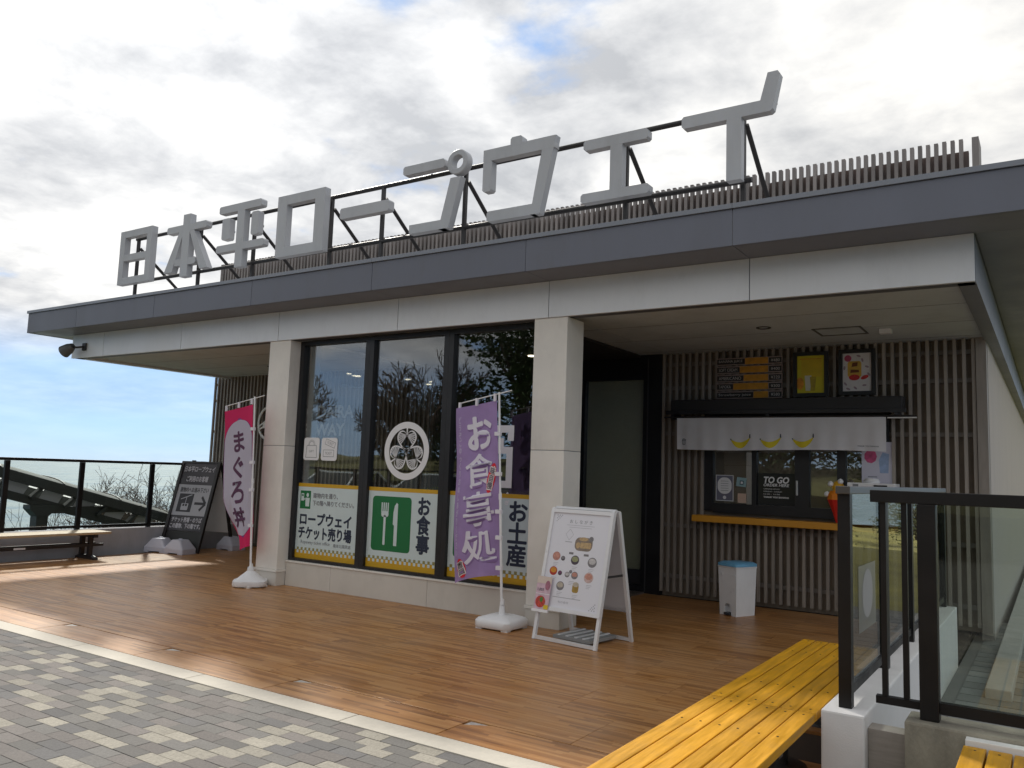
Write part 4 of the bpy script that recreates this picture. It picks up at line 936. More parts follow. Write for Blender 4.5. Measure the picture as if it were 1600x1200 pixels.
p_.ell('r', .50, .99, .055, .155, 3, 20, -.30); p_.text('k', '味自慢', .50, .99, .065, .22, lay=5, vertical=True, rot=-.30, fat=.002); p_.text('o', '味自慢', .50, .99, .075, .235, lay=4, vertical=True, rot=-.30, fat=.008)
p_.ell('r', .13, .125, .05, .105, 3, 20, .28); p_.text('k', '旨口', .13, .125, .062, .135, lay=5, vertical=True, rot=.28, fat=.002); p_.text('o', '旨口', .13, .125, .072, .145, lay=4, vertical=True, rot=.28, fat=.008)
M_purple = mat('cloth_purple', (.42, .29, .58), .85, var=.14, scale=3.5, transl=.25)
p_.done(b2, {'c': 'cloth', 'd': 'character_shadow', 'w': 'brush_character', 's': 'side_lettering', 'r': 'red_seal', 'k': 'seal_lettering', 'o': 'seal_outline'}, {'c': M_purple, 'd': mat('cloth_purple_dark', (.27, .17, .38), .85), 'w': mat('cloth_white', (.72, .69, .78), .85), 's': mat('cloth_lilac', (.58, .50, .70), .85), 'r': mat('cloth_red', (.70, .03, .05), .85), 'k': mat('cloth_grey', (.16, .14, .17), .85), 'o': mat('cloth_pale', (.74, .66, .66), .85)})
build(MB().tube((TL + .155, 0, 2.375), (TL - .51, 0, 2.25), .006, n=8), 'crossbar', M_wplastic, b2, local=True)
lp = MB()
for q in (.04, .5, .94): x = TL - .03 - .50 * q; z = 2.345 - .095 * q; lp.box(x - .012, x + .012, -.012, .012, z - .075, z + .005)
for z in (1.93, 1.52, 1.14, .88, .58): x = pole_x(z, TL, 2.36); lp.box(x - .055, x + .015, -.016, .016, z - .02, z + .02)
build(lp, 'loops', mat('loop_white', (.74, .72, .78), .8), b2, local=True)
# ---- red and white banner
b1 = thing('banner_flag', 'red and white vertical banner with dark brush characters beside the column', 'banner', (-8.50, 7.02, 0))
TL1 = -.15; banner_stand(b1, TL1, 2.40, 'round')
def f1(u, v, l):
    w_ = .60; q = 1 - u / w_; t = 1 - v / 1.80
    fold = max(0, (t - .62) / .38); fold = fold * fold * (3 - 2 * fold)
    z = .50 + v - q * .09
    x = pole_x(z, TL1, 2.40) - .03 - w_ * q * ((.93 + .06 * math.sin(math.pi * min(1, t * 1.25)) ** 2) * (1 - .50 * fold))
    y = .10 * fold * q + .05 * math.sin(q * 4.2 + 2 * t) * (.2 + .8 * t) + .06 * q * math.sin(math.pi * t) + .012 * math.sin(q * 15 + 3 * v) * t
    return (x, y - l * .0018, z)
p_ = banner_cloth(b1, f1, 26, 60, None, .60, 1.80)
def caps(v):
    c0, c1, r_ = .44, 1.36, .285
    dv = max(c0 - v, v - c1, 0); dv = min(dv, r_ * .999); hw = r_ * math.sqrt(max(0, 1 - (dv / r_) ** 2)); return (.30 - hw, .30 + hw)
p_.grid('p', 0, 1, .135, 1.665, 16, 70, 1, fn=lambda v: (max(.0, caps(v)[0] - .012), min(.6, caps(v)[1] + .012)))
p_.grid('w', 0, 1, .156, 1.644, 16, 70, 2, fn=caps)
for ch, cv, hh, ww in (('ま', 1.36, .26, .19), ('ぐ', 1.02, .27, .17), ('ろ', .70, .27, .20), ('丼', .385, .23, .22)): p_.text('k', ch, .30, cv, ww, hh, lay=3, shear=-.12, fat=.0085)
p_.done(b1, {'c': 'cloth', 'p': 'purple_edge', 'w': 'white_panel', 'k': 'brush_character'}, {'c': mat('cloth_crimson', (.80, .03, .16), .85, transl=.35), 'p': mat('cloth_violet', (.32, .08, .34), .85, transl=.3), 'w': mat('cloth_lavender', (.66, .64, .76), .85, var=.04, scale=4, transl=.3), 'k': mat('cloth_plum', (.10, .04, .09), .85)})
build(MB().tube((TL1 + .19, 0, 2.41), (TL1 - .58, 0, 2.28), .006, n=8), 'crossbar', M_wplastic, b1, local=True)
lp = MB()
for q in (.04, .5, .95): x = TL1 - .03 - .55 * q; z = 2.375 - .095 * q; lp.box(x - .012, x + .012, -.012, .012, z - .07, z + .005)
for z in (1.98, 1.55, 1.20, .75): x = pole_x(z, TL1, 2.40); lp.box(x - .05, x + .015, -.016, .016, z - .02, z + .02)
build(lp, 'loops', MATS['loop_white'], b1, local=True)

# ================================================================== MENU A-BOARD
ab = thing('menu_a_board', 'white folding A-board with a pictured food menu in front of the column', 'sign', (-3.74, 7.0, 0), rz=-7)
M_alu = mat('white_aluminium', (.74, .74, .76), .35, metal=.15, var=.03)
def aframe(side):    # side -1 front, +1 back ; frame leans from y=side*.30 at floor to 0.02 at top z=1.22
    y_at = lambda z: side * (.30 - .27 * z / 1.22)
    m_ = MB()
    for x in (-.345, .345): m_.bar((x, y_at(0), 0.0), (x, y_at(1.215), 1.215), .032, .03, up=(0, 1, 0))
    m_.bar((-.33, y_at(.02), .02), (.33, y_at(.02), .02), .028, .03)
    return m_, y_at
for s_ in (-1, 1):
    m_, ya = aframe(s_); leg = build(m_, 'leg_frame', M_alu, ab, local=True)
    d = Vector((0, ya(1.2) - ya(.27), 1.2 - .27)).normalized(); nrm = Vector((0, s_ * d.z, -s_ * d.y))
    f_ = MB(); o_ = Vector((0, ya(.27), .27)); Lp = .955
    def bx(u0, u1, v0, v1, n0, n1):
        vs_ = [o_ + Vector((1, 0, 0)) * u + d * v + nrm * n for n in (n0, n1) for v in (v0, v1) for u in (u0, u1)]
        return vs_, [(0, 2, 3, 1), (4, 5, 7, 6), (0, 1, 5, 4), (2, 6, 7, 3), (0, 4, 6, 2), (1, 3, 7, 5)]
    build(MB().add(*bx(-.34, .34, .0, Lp, .004, .012)), 'panel', mat('panel_grey', (.50, .50, .53), .6) if s_ > 0 else M_vinyl, ab, local=True)
    f_.add(*bx(-.36, -.325, 0, Lp, .003, .026)); f_.add(*bx(.325, .36, 0, Lp, .003, .026)); f_.add(*bx(-.325, .325, 0, .035, .004, .026)); f_.add(*bx(-.325, .325, Lp - .035, Lp, .004, .026))
    build(f_, 'snap_frame', M_alu, ab, local=True)
    if s_ < 0:
        u_ = Vector((1, 0, 0)); p_ = Print(lambda a, b_, l: tuple(o_ + u_ * a + d * b_ + nrm * (.0125 + l * .0008)))
        p_.rect('b', -.325, .325, .035, Lp - .035, 0)
        p_.text('k', 'お し な が き', 0, .845, .26, .036, lay=1, bold=.0)
        for k in range(2): p_.rect('t', -.16 + .03 * k, .16 - .03 * k, .806 - .02 * k, .809 - .02 * k, 1)
        p_.stroke('t', [(-.11, .77), (-.065, .72), (-.11, .665), (-.155, .72), (-.11, .77)], .003, 1); p_.rect('t', -.15, -.07, .645, .652, 1)
        p_.poly('o', rrect(-.035, .165, .575, .70, .05), 1); p_.poly('o2', rrect(.03, .15, .60, .655, .012), 2); p_.ell('o2', .005, .625, .025, .028, 2); p_.ell('g', .145, .69, .025, lay=2); p_.ell('o2', .06, .685, .05, .018, 2)
        def bowl(c, cu, cv, r, c2=None):
            p_.ell(c, cu, cv, r, r * .92, 1, 22)
            if c2: p_.ell(c2, cu, cv + r * .18, r * .78, r * .55, 2, 18)
        bowl('s', -.225, .505, .045, 's2'); bowl('n', -.145, .49, .024, 'g'); bowl('n', -.005, .485, .047, 'v'); bowl('g', .19, .48, .05, 'w2')
        p_.rect('g', -.085, -.035, .535, .555, 1); p_.rect('g', .085, .14, .53, .55, 1)
        bowl('rd', -.235, .365, .045, 'am'); bowl('n', -.155, .352, .024, 'p2'); bowl('g', -.07, .345, .028, 'w2'); bowl('g', .015, .345, .038, 's2'); bowl('g', -.035, .375, .018); bowl('s3', .175, .34, .052, 's2')
        bowl('g', -.13, .235, .045, 'w3'); p_.poly('am2', rrect(.01, .08, .19, .27, .02), 1); p_.ell('w3', .045, .265, .034, .022, 2)
        for cu, cv in ((-.22, .44), (0, .42), (.19, .415), (-.22, .305), (-.01, .285), (.19, .27), (-.13, .175), (.05, .165)):
            for k in range(3): p_.rect('t', cu - .03, cu + .03 - .012 * k, cv - .014 * k, cv - .014 * k + .0035, 1)
        p_.rect('t', -.20, .12, .128, .134, 1); p_.text('t', '旬の食材', -.07, .09, .12, .02, lay=1)
        for cu, cv, s2 in ((-.285, .865, 1), (.285, .085, -1)):
            for i in range(5):
                for j in range(5 - i):
                    if (i + j) % 2 == 0: p_.rect('t', cu + s2 * i * .014 - .005, cu + s2 * i * .014 + .005, cv - s2 * j * .014 + s2 * .03 - .005, cv - s2 * j * .014 + s2 * .03 + .005, 1)
        cm = lambda n, c: mat('menu_' + n, c, .5, var=.25, scale=45)
        p_.done(ab, {'b': 'menu_sheet', 'k': 'heading', 't': 'small_print', 'o': 'tray_picture', 'o2': 'tray_food'}, {'b': mat('menu_sheet', (.74, .74, .80), .35), 'k': M_ink2, 't': mat('menu_faint', (.40, .40, .44), .6), 'o': cm('tray', (.24, .19, .15)), 'o2': cm('rice', (.50, .35, .18)), 'g': cm('grey', (.20, .19, .20)), 's': cm('salmon', (.48, .22, .18)), 's2': cm('salmon2', (.55, .26, .20)), 's3': cm('salmon3', (.58, .42, .40)), 'n': cm('night', (.07, .05, .07)), 'v': cm('leaf', (.30, .31, .16)), 'w2': cm('pale', (.52, .50, .50)), 'w3': cm('pale2', (.48, .42, .34)), 'rd': cm('bowl_red', (.42, .03, .015)), 'am': cm('amber', (.62, .26, .02)), 'p2': cm('plum', (.16, .05, .12)), 'am2': cm('amber2', (.36, .23, .04))})
        # small flyer clipped to the lower left corner
        fy = Print(lambda a, b_, l: tuple(o_ + u_ * a + d * b_ + nrm * (.034 + l * .0009)))
        fy.rect('b', -.385, -.215, -.005, .30, 0); fy.rect('y', -.385, -.215, .235, .30, 1); fy.ell('r', -.315, .065, .058, .055, 2, 18); fy.ell('gr', -.305, .085, .02, .025, 3, 10); fy.rect('ye', -.27, -.217, .0, .04, 2); fy.ell('m', -.255, .22, .03, .045, 2, 12); fy.text('t', '1,003', -.33, .175, .07, .03, lay=3); fy.rect('w', -.385, -.215, .135, .14, 1)
        fy.done(ab, {'b': 'flyer', 'r': 'flyer_food'}, {'b': mat('flyer_pink', (.62, .44, .52), .45, var=.15, scale=20), 'y': mat('flyer_cream', (.66, .55, .48), .45), 'r': mat('flyer_red', (.50, .05, .03), .45, var=.5, scale=60), 'gr': mat('flyer_green', (.08, .20, .03), .45), 'ye': mat('flyer_yellow', (.68, .50, .02), .45), 'm': mat('flyer_plum', (.36, .14, .20), .45, var=.3, scale=40), 't': M_ink, 'w': M_vinyl})
        build(MB().add(*bx(-.395, -.205, -.03, -.006, .03, .05)), 'flyer_holder', M_vinyl, ab, local=True)
build(MB().tube((-.345, 0, 1.212), (.345, 0, 1.212), .02, n=10), 'hinge', M_alu, ab, local=True)
build(MB().box(-.20, .22, -.20, .24, .022, .05), 'ballast_tray', mat('tray_grey', (.32, .33, .34), .5, metal=.3), ab, local=True)
for x in (-.14, -.05, .05, .14): build(MB().box(x - .012, x + .012, -.19, .23, .0505, .06), 'tray_rib', M_alu, ab, local=True)
for x in (-.33, .33): build(MB().bar((x, -.16, .62), (x, .16, .62), .008, .02), 'stay', M_steel, ab, local=True)

# ================================================================== BLACK DIRECTION BOARD
db = thing('direction_board', 'tall black leaning direction board with gondola symbol and arrow at the terrace corner', 'sign', (-12.37, 8.695, 0), rz=13)
db.scale = (.79, 1, 1)
Hb, lean = 1.52, .42; dl = math.hypot(Hb, lean); dv = Vector((0, lean / dl, Hb / dl)); nv = Vector((0, -dv.z, dv.y))
def bxx(u0, u1, v0, v1, n0, n1):
    vs_ = [Vector((u, 0, 0)) + dv * v + nv * n for n in (n0, n1) for v in (v0, v1) for u in (u0, u1)]
    return vs_, [(0, 2, 3, 1), (4, 5, 7, 6), (0, 1, 5, 4), (2, 6, 7, 3), (0, 4, 6, 2), (1, 3, 7, 5)]
f_ = MB(); f_.add(*bxx(-.525, -.455, 0, dl, 0, .05)); f_.add(*bxx(.455, .525, 0, dl, 0, .05)); f_.add(*bxx(-.455, .455, dl - .03, dl, .002, .05)); build(f_, 'frame', M_steel, db, local=True)
build(MB().add(*bxx(-.455, .455, .36, dl - .031, .01, .03)), 'board', mat('board_charcoal', (.05, .047, .058), .4, var=.1), db, local=True)
build(MB().add(*bxx(-.455, .455, .06, .355, .012, .026)), 'kick_panel', mat('board_black', (.022, .022, .022), .5), db, local=True)
build(MB().box(-.30, -.24, lean - .01, lean + .04, Hb - .01, Hb + .03).box(-.05, .05, lean - .01, lean + .03, Hb - .01, Hb + .015), 'hinge', M_steel, db, local=True)
p_ = Print(lambda a, b_, l: tuple(Vector((a, 0, 0)) + dv * b_ + nv * (.0305 + l * .0012)))
p_.rect('w', -.455, .455, .62, 1.16, 1)
p_.text('t', '日本平ロープウェイ', .0, 1.44, .82, .10, fat=.003); p_.text('t', 'ご利用のお客様', .0, 1.265, .58, .10, fat=.003)
p_.text('k', '建物内へお進み下さい', 0, 1.07, .76, .085, fat=.002)
p_.rect('k', -.36, .03, .68, 1.00, 2); p_.text('t', 'チケット売場・のりば', 0, .545, .80, .085, fat=.003); p_.text('t', 'この建物、下の階です。', 0, .44, .82, .085, fat=.003)
p_.poly('g', rrect(-.25, -.06, .71, .83, .015), 3); p_.line('g', (-.30, .90), (-.02, .985), .016, 3); p_.line('g', (-.155, .83), (-.15, .94), .016, 3); p_.rect('k', -.215, -.165, .78, .82, 4); p_.rect('k', -.145, -.095, .78, .82, 4)
p_.line('k', (.09, .835), (.37, .835), .045, 2); p_.line('k', (.255, .955), (.385, .835), .05, 2); p_.line('k', (.255, .715), (.385, .835), .05, 2)
p_.done(db, {'w': 'grey_field', 't': 'lettering', 'k': 'dark_lettering', 'g': 'gondola_symbol'}, {'w': mat('board_grey', (.42, .43, .48), .45), 't': mat('board_pale', (.52, .52, .58), .5), 'k': mat('board_ink', (.04, .04, .05), .5), 'g': mat('board_symbol', (.45, .46, .52), .5)})
bk = MB()
for x in (-.49, .49): bk.bar((x, lean + .03, Hb - .03), (x, lean + .44, 0), .06, .04, up=(0, 1, 0))
build(bk, 'rear_leg', M_steel, db, local=True)
build(MB().add([(-.45, lean + .10, Hb - .25), (.45, lean + .10, Hb - .25), (.45, lean + .36, .30), (-.45, lean + .36, .30), (-.45, lean + .11, Hb - .25), (.45, lean + .11, Hb - .25), (.45, lean + .37, .30), (-.45, lean + .37, .30)], [(0, 1, 2, 3), (7, 6, 5, 4), (0, 4, 5, 1), (2, 6, 7, 3), (1, 5, 6, 2), (0, 3, 7, 4)]), 'rear_panel', M_white, db, local=True)
def weight(x, y, rz, label):
    r_ = thing('sign_weight', label, 'weight', (x, y, 0), rz=rz); m_ = MB()
    def q(w, d, z): return [(a, b_, z) for a, b_ in rrect(-w, w, -d, d, .03, 3)]
    m_.loft([q(.215, .155, .02), q(.215, .155, .085), q(.10, .105, .225), q(.09, .10, .23)])
    build(m_, 'block', mat('weight_plastic', (.62, .62, .72), .45, var=.05, scale=6, dirt=.1), r_, local=True)
    ft = MB()
    for sx in (-1, 1): ft.box(sx * .16 - .05, sx * .16 + .05, -.15, .15, 0, .021)
    build(ft, 'foot', MATS['weight_plastic'], r_, local=True)
    build(MB().lathe([(.03, 0), (.03, .018), (0, .018)], (.0, 0, .23), 12), 'filler_cap', MATS['weight_plastic'], r_, local=True)
weight(-12.62, 8.50, 16, 'pale plastic weight on the foot of the black board, next to the terrace wall')
weight(-12.17, 8.56, 8, 'pale plastic weight on the front foot of the black board, away from the wall')
weight(-12.22, 9.62, 0, 'pale plastic weight on the rear leg of the black board, by the slatted wall')
# ================================================================== BENCHES
def yellow_wood(n, c): return mat(n, c, 0.5, var=.24, scale=3, rnd=.16, stretch=(14, 1.0, 14), bump=.15, bscale=12, dirt=.25)
M_yw = yellow_wood('yellow_stained_wood', (.60, .29, .004)); M_screw = mat('screw_steel', (.10, .08, .05), .35, metal=.8)
plk = {}
def plank_bench(x0, x1, y0, y1, zt, n, label, m_, legs, rail_x=None, name='plank_bench'):
    r_ = thing(name, label, 'bench', ((x0 + x1) / 2, (y0 + y1) / 2, 0)); g = .008; w_ = (x1 - x0 - g * (n - 1)) / n; L_ = y1 - y0
    me = mesh_only(MB().box(-w_ / 2, w_ / 2, -L_ / 2, L_ / 2, -.042, 0), 'plank', m_, bevel=.004)
    sm_ = mesh_only(MB().lathe([(.0, .0), (.0052, .0), (.006, -.003)], (0, 0, .0012), 10), 'screw', M_screw)
    for i in range(n):
        xx = x0 - (x0 + x1) / 2 + w_ / 2 + i * (w_ + g)
        p_ = put(me, 'plank', (xx, 0, zt + random.uniform(-.0012, .0012)), r_, rot=(0, 0, random.uniform(-.0006, .0006)))
        for yy in [-L_ / 2 + .055, L_ / 2 - .055] + [q - (y0 + y1) / 2 for q in legs]:
            put(sm_, 'screw', (random.uniform(-.004, .004), yy, 0.0005), p_)
    for q in legs:
        yy = q - (y0 + y1) / 2; hw = (x1 - x0) / 2
        build(MB().box(-hw + .03, hw - .03, yy - .03, yy + .03, zt - .085, zt - .0435), 'bearer', M_steel, r_, local=True)
        lg = MB().tube((-.02, yy, .02), (-.02, yy, zt - .086), .035, n=12).lathe([(0, .022), (.13, .018), (.135, 0)], (-.02, yy, 0), 20)
        build(lg, 'leg', M_steel, r_, local=True, smooth=True)
    build(MB().box(-(x1 - x0) / 2 + .08, -(x1 - x0) / 2 + .12, -L_ / 2 + .03, L_ / 2 - .03, zt - .085, zt - .0435), 'edge_rail', M_steel, r_, local=True)
    return r_
plank_bench(-1.535, -1.005, 4.295, 6.22, .43, 6, 'yellow plank bench on the deck, the length reaching in under the roof', M_yw, (4.75, 5.75))
plank_bench(-1.535, -1.005, 2.37, 4.287, .43, 6, 'yellow plank bench crossing the kerb onto the block paving', M_yw, (2.8, 3.80))
plank_bench(-.365, .20, 2.3, 4.225, .43, 6, 'yellow plank bench ending at the stained concrete wall below the glass railing', yellow_wood('yellow_stained_wood_b', (.61, .30, .004)), (2.7, 3.75))
# weathered bench at the terrace edge
M_pale = mat('pale_bench_wood', (.42, .31, .19), .6, var=.14, scale=3, rnd=.12, stretch=(10, 1, 10), bump=.15, bscale=10)
lb = thing('terrace_bench', 'pale plank bench on dark splayed legs beside the terrace railing', 'bench', (-12.40, 5.0, 0))
w_ = .096; me = mesh_only(MB().box(-w_ / 2, w_ / 2, -2.33, 2.33, -.035, 0), 'plank', M_pale, bevel=.003)
for i in range(5): put(me, 'plank', (-.205 + .1025 * i, 0, .415), lb)
for yy in (-2.1, 0, 2.1):
    build(MB().box(-.24, .24, yy - .03, yy + .03, .33, .379), 'bearer', M_steel, lb, local=True)
    [build(MB().box(q, q + .06, yy - .03, yy + .03, .061, .329), 'leg', M_steel, lb, local=True) for q in (.06, -.16)]
    build(MB().prism([(-.24, 0), (.27, 0), (.27, .03), (.14, .06), (-.14, .06), (-.24, .03)], yy - .035, yy + .035, 'y'), 'foot', M_steel, lb, local=True)
[build(MB().box(q, q + .04, -2.3, 2.3, .19, .23), 'stretcher', M_steel, lb, local=True) for q in (.07, -.15)]
build(MB().box(.1105, .113, .98, 1.14, .20, .225), 'maker_plate', M_vinyl, lb, local=True)

# ================================================================== LEFT TERRACE WALL AND GLASS RAILING
tw = tagit(build(MB().box(-13.0, -12.80, -6.0, 10.25, -1.4, .40), 'terrace_wall', mat('grey_render', (.42, .42, .45), .85, var=.06, scale=3, bump=.15, bscale=120, dirt=.25), bevel=.006), 'low grey rendered wall along the terrace edge above the sea', 'wall')
gr = thing('terrace_railing', 'black metal railing with clear glass panels along the terrace edge above the sea', 'railing', (-12.9, 6.0, .40))
py = [-2.9, -1.75, -.62, .5, 1.62, 2.72, 3.85, 4.95, 6.07, 7.20, 8.42, 9.60]
for y in py: build(MB().box(-12.925, -12.875, y - .035, y + .035, .401, 1.455), 'post', M_rail, gr)
build(MB().box(-12.935, -12.865, -3.0, 10.2, 1.456, 1.50), 'top_rail', M_rail, gr, bevel=.004)
for a, b_ in zip(py[:-1], py[1:]):
    build(MB().box(-12.915, -12.885, a + .036, b_ - .036, .425, .465), 'bottom_rail', M_rail, gr)
    build(MB().box(-12.904, -12.896, a + .04, b_ - .04, .466, 1.455), 'glass_panel', glass('clear_rail_glass', (.93, .96, .96), 1.45), gr)

# ================================================================== RIGHT: WHITE WALL, GLASS RAILINGS, CONCRETE
tagit(build(MB().box(-.985, -.785, 4.315, 8.76, -.30, .45), 'parapet_wall', M_wallw, bevel=.010), 'low white rendered wall beside the yellow bench', 'wall')
sr = thing('side_railing', 'black railing with glass panels standing on the low white wall', 'railing', (-.89, 6.5, .45))
sy = [4.445, 5.53, 6.58, 7.64, 8.68]
for y in sy: build(MB().box(-.922, -.862, y - .03, y + .03, .4505, 1.495), 'post', M_rail, sr)
build(MB().box(-.925, -.855, 4.385, 8.75, 1.496, 1.535), 'top_rail', mat('rail_top_grey', (.07, .065, .062), .4), sr, bevel=.004)
for a, b_ in zip(sy[:-1], sy[1:]):
    build(MB().box(-.905, -.875, a + .031, b_ - .031, .500, .545), 'bottom_rail', M_rail, sr)
    build(MB().box(-.894, -.886, a + .034, b_ - .034, .546, 1.495), 'glass_panel', M_rglass, sr)
nt_ = thing('railing_notice', 'white square notice with a pale disc stuck to the side glass railing', 'notice', (-.8835, 5.00, .92))
p_ = Print(lambda a, b_, l: (l * .0009, a, b_)); p_.rect('w', -.27, .22, -.16, .19, 0); p_.ell('g', -.02, .03, .15, .13, 1, 28)
p_.done(nt_, {'w': 'film', 'g': 'disc'}, {'w': glass('frosted_film', (.62, .62, .63), 1.5, .4), 'g': mat('disc_grey', (.34, .33, .33), .6)})
frl = thing('front_railing', 'black railing with two balusters and a tall glass panel on the concrete wall', 'railing', (-.1, 4.40, .47))
build(MB().box(-.553, -.473, 4.36, 4.44, .472, 1.462), 'post', M_rail, frl, bevel=.003)
build(MB().box(1.10, 1.18, 4.36, 4.44, .472, 1.462), 'post', M_rail, frl, bevel=.003)
build(MB().box(-.76, 1.30, 4.365, 4.435, 1.463, 1.522), 'top_rail', M_rail, frl, bevel=.004)
build(MB().box(-.745, -.555, 4.38, 4.42, .510, .545), 'bottom_rail', M_rail, frl); build(MB().box(-.471, 1.098, 4.38, 4.42, .505, .556), 'bottom_rail', M_rail, frl)
for x in (-.705, -.612): build(MB().box(x - .0125, x + .0125, 4.385, 4.415, .546, 1.4625), 'baluster', M_rail, frl)
build(MB().box(-.468, 1.095, 4.396, 4.404, .557, 1.4625), 'glass_panel', glass('front_rail_glass', (.80, .86, .82), 1.52), frl)
tagit(build(MB().box(-.612, 3.2, 4.30, 4.52, -.30, .470), 'concrete_wall', M_conc, bevel=.012), 'stained bare concrete wall carrying the front glass railing', 'wall')
tagit(build(MB().box(-.784, -.613, 4.385, 4.50, -.30, .385), 'infill_wall', mat('infill_concrete', (.30, .27, .24), .85, var=.15, scale=8, stretch=(.5, .5, 6), dirt=.3, bump=.2), bevel=.004), 'brown banded infill between the white wall and the concrete wall', 'wall')
build(MB().box(-.36, .9, 4.24, 4.299, .36, .452), 'ledge', M_white, None, bevel=.004).name = 'bench_ledge'
tagit(bpy.data.objects['bench_ledge'], 'narrow white ledge between the bench end and the concrete wall', 'ledge')
struct(build(MB().box(-.784, 3.2, 4.525, 12.0, -.4, -.09), 'landing', mat('landing_slab', (.17, .17, .165), .8, var=.12, scale=3, bump=.2, dirt=.2)))
ld = bpy.data.objects['landing']; tm = mesh_only(MB().box(-.62, .62, -.115, .115, 0, .012), 'landing_slab_strip', mat('landing_tile', (.20, .205, .20), .75, var=.12, scale=5, rnd=.15))
for k in range(28): put(tm, 'floor_slab', (-.06, 4.75 + .25 * k, -.0895), ld)
tagit(build(MB().box(-.50, -.32, 7.6, 21.8, -.36, .0), 'gutter_kerb', mat('kerb_grey', (.44, .43, .41), .85, var=.1, scale=4, dirt=.3), bevel=.01), 'pale kerb running beside the building beyond the glass', 'kerb')

# ================================================================== STAIR CANOPY below the terrace
cn = thing('stair_canopy', 'dark steel stair canopy with a curved translucent roof sloping down behind the railing', 'canopy', (-19.0, 11.0, -6.0))
M_cst = mat('canopy_steel', (.020, .024, .022), .5, var=.2, scale=2); M_poly = mat('polycarbonate', (.78, .78, .75), .7, var=.05, scale=1, transl=.7, spec=.2)
A0 = Vector((-18, 3.0, 2.60)); dS = Vector((0, 1, -.268))
def at_(y, dx=0, dz=0): return Vector((-18 + dx, y, 1.14 - .268 * (y - 8.47) + dz))
build(MB().bar(at_(3), at_(15), .14, .20), 'main_beam', M_cst, cn)
build(MB().bar(at_(3, -2.6), at_(15, -2.6), .14, .20), 'main_beam', M_cst, cn)
build(MB().bar(at_(3, -.1, -.40), at_(15, -.1, -.40), .10, .17), 'lower_chord', M_cst, cn)
for k in range(16):
    y = 3.2 + .74 * k
    build(MB().bar(at_(y + .12, -.05, -.08), at_(y - .12, -.05, -.36), .06, .14, up=(1, 0, 0)), 'web', M_cst, cn)
    build(MB().add([at_(y + .2, -.09, -.09), at_(y + .62, -.09, -.09), at_(y + .50, -.09, -.33), at_(y + .08, -.09, -.33)], [(0, 1, 2, 3)]), 'side_panel', mat('canopy_panel', (.36, .36, .37), .6), cn)
for k in range(9):
    y0_ = 3.0 + 1.34 * k; rng = []
    pts = [(-1.3 + 1.3 * math.cos(R(t)), .07 + .20 * math.sin(R(t))) for t in range(0, 181, 12)]
    vs_ = [at_(y0_ + .01, a, b_) for a, b_ in pts] + [at_(y0_ + 1.33, a, b_) for a, b_ in pts]; n_ = len(pts)
    build(MB().add(vs_, [(i, i + 1, n_ + i + 1, n_ + i) for i in range(n_ - 1)]), 'roof_panel', M_poly, cn, fixn=False, smooth=True)
    build(MB().path([at_(y0_, a, b_ + .01) for a, b_ in pts], .018, 6), 'roof_rib', M_cst, cn)
for y in (5.2, 9.28, 13.4):
    p0_ = at_(y, -.1, -.45)
    build(MB().box(-18.26, -18.0, y - .12, y + .12, -8.0, p0_.z), 'post', M_cst, cn); build(MB().prism([(y - .28, p0_.z - .06), (y - .12, p0_.z - .22), (y + .12, p0_.z - .22), (y + .30, p0_.z - .06), (y + .30, p0_.z + .02), (y - .28, p0_.z + .02)], -18.28, -17.98, 'x'), 'haunch', M_cst, cn)
    build(MB().box(-20.6, -20.4, y - .1, y + .1, -8.0, p0_.z), 'post', M_cst, cn); build(MB().box(-18.22, -18.04, y + .12, y + 2.3, p0_.z - .17, p0_.z - .03), 'tie_beam', M_cst, cn)
hr = thing('stair_handrail', 'dark handrail with a grey panel on the steps below the terrace', 'railing', (-16.2, 5.0, -4.0))
build(MB().bar((-16.2, 4.0, .98), (-16.2, 9.2, -.20), .05, .06), 'rail', M_cst, hr)
build(MB().add([(-16.2, 4.0, .93), (-16.2, 9.2, -.25), (-16.2, 9.2, -.9), (-16.2, 4.0, .3), (-16.23, 4.0, .93), (-16.23, 9.2, -.25), (-16.23, 9.2, -.9), (-16.23, 4.0, .3)], [(0, 1, 2, 3), (7, 6, 5, 4), (0, 4, 5, 1), (3, 2, 6, 7), (0, 3, 7, 4), (1, 5, 6, 2)]), 'panel', MATS['canopy_panel'], hr)
for y in (4.6, 7.32, 9.0): build(MB().bar((-16.2, y, .98 - .227 * (y - 4)), (-16.2, y, -4.0), .05), 'post', M_cst, hr)

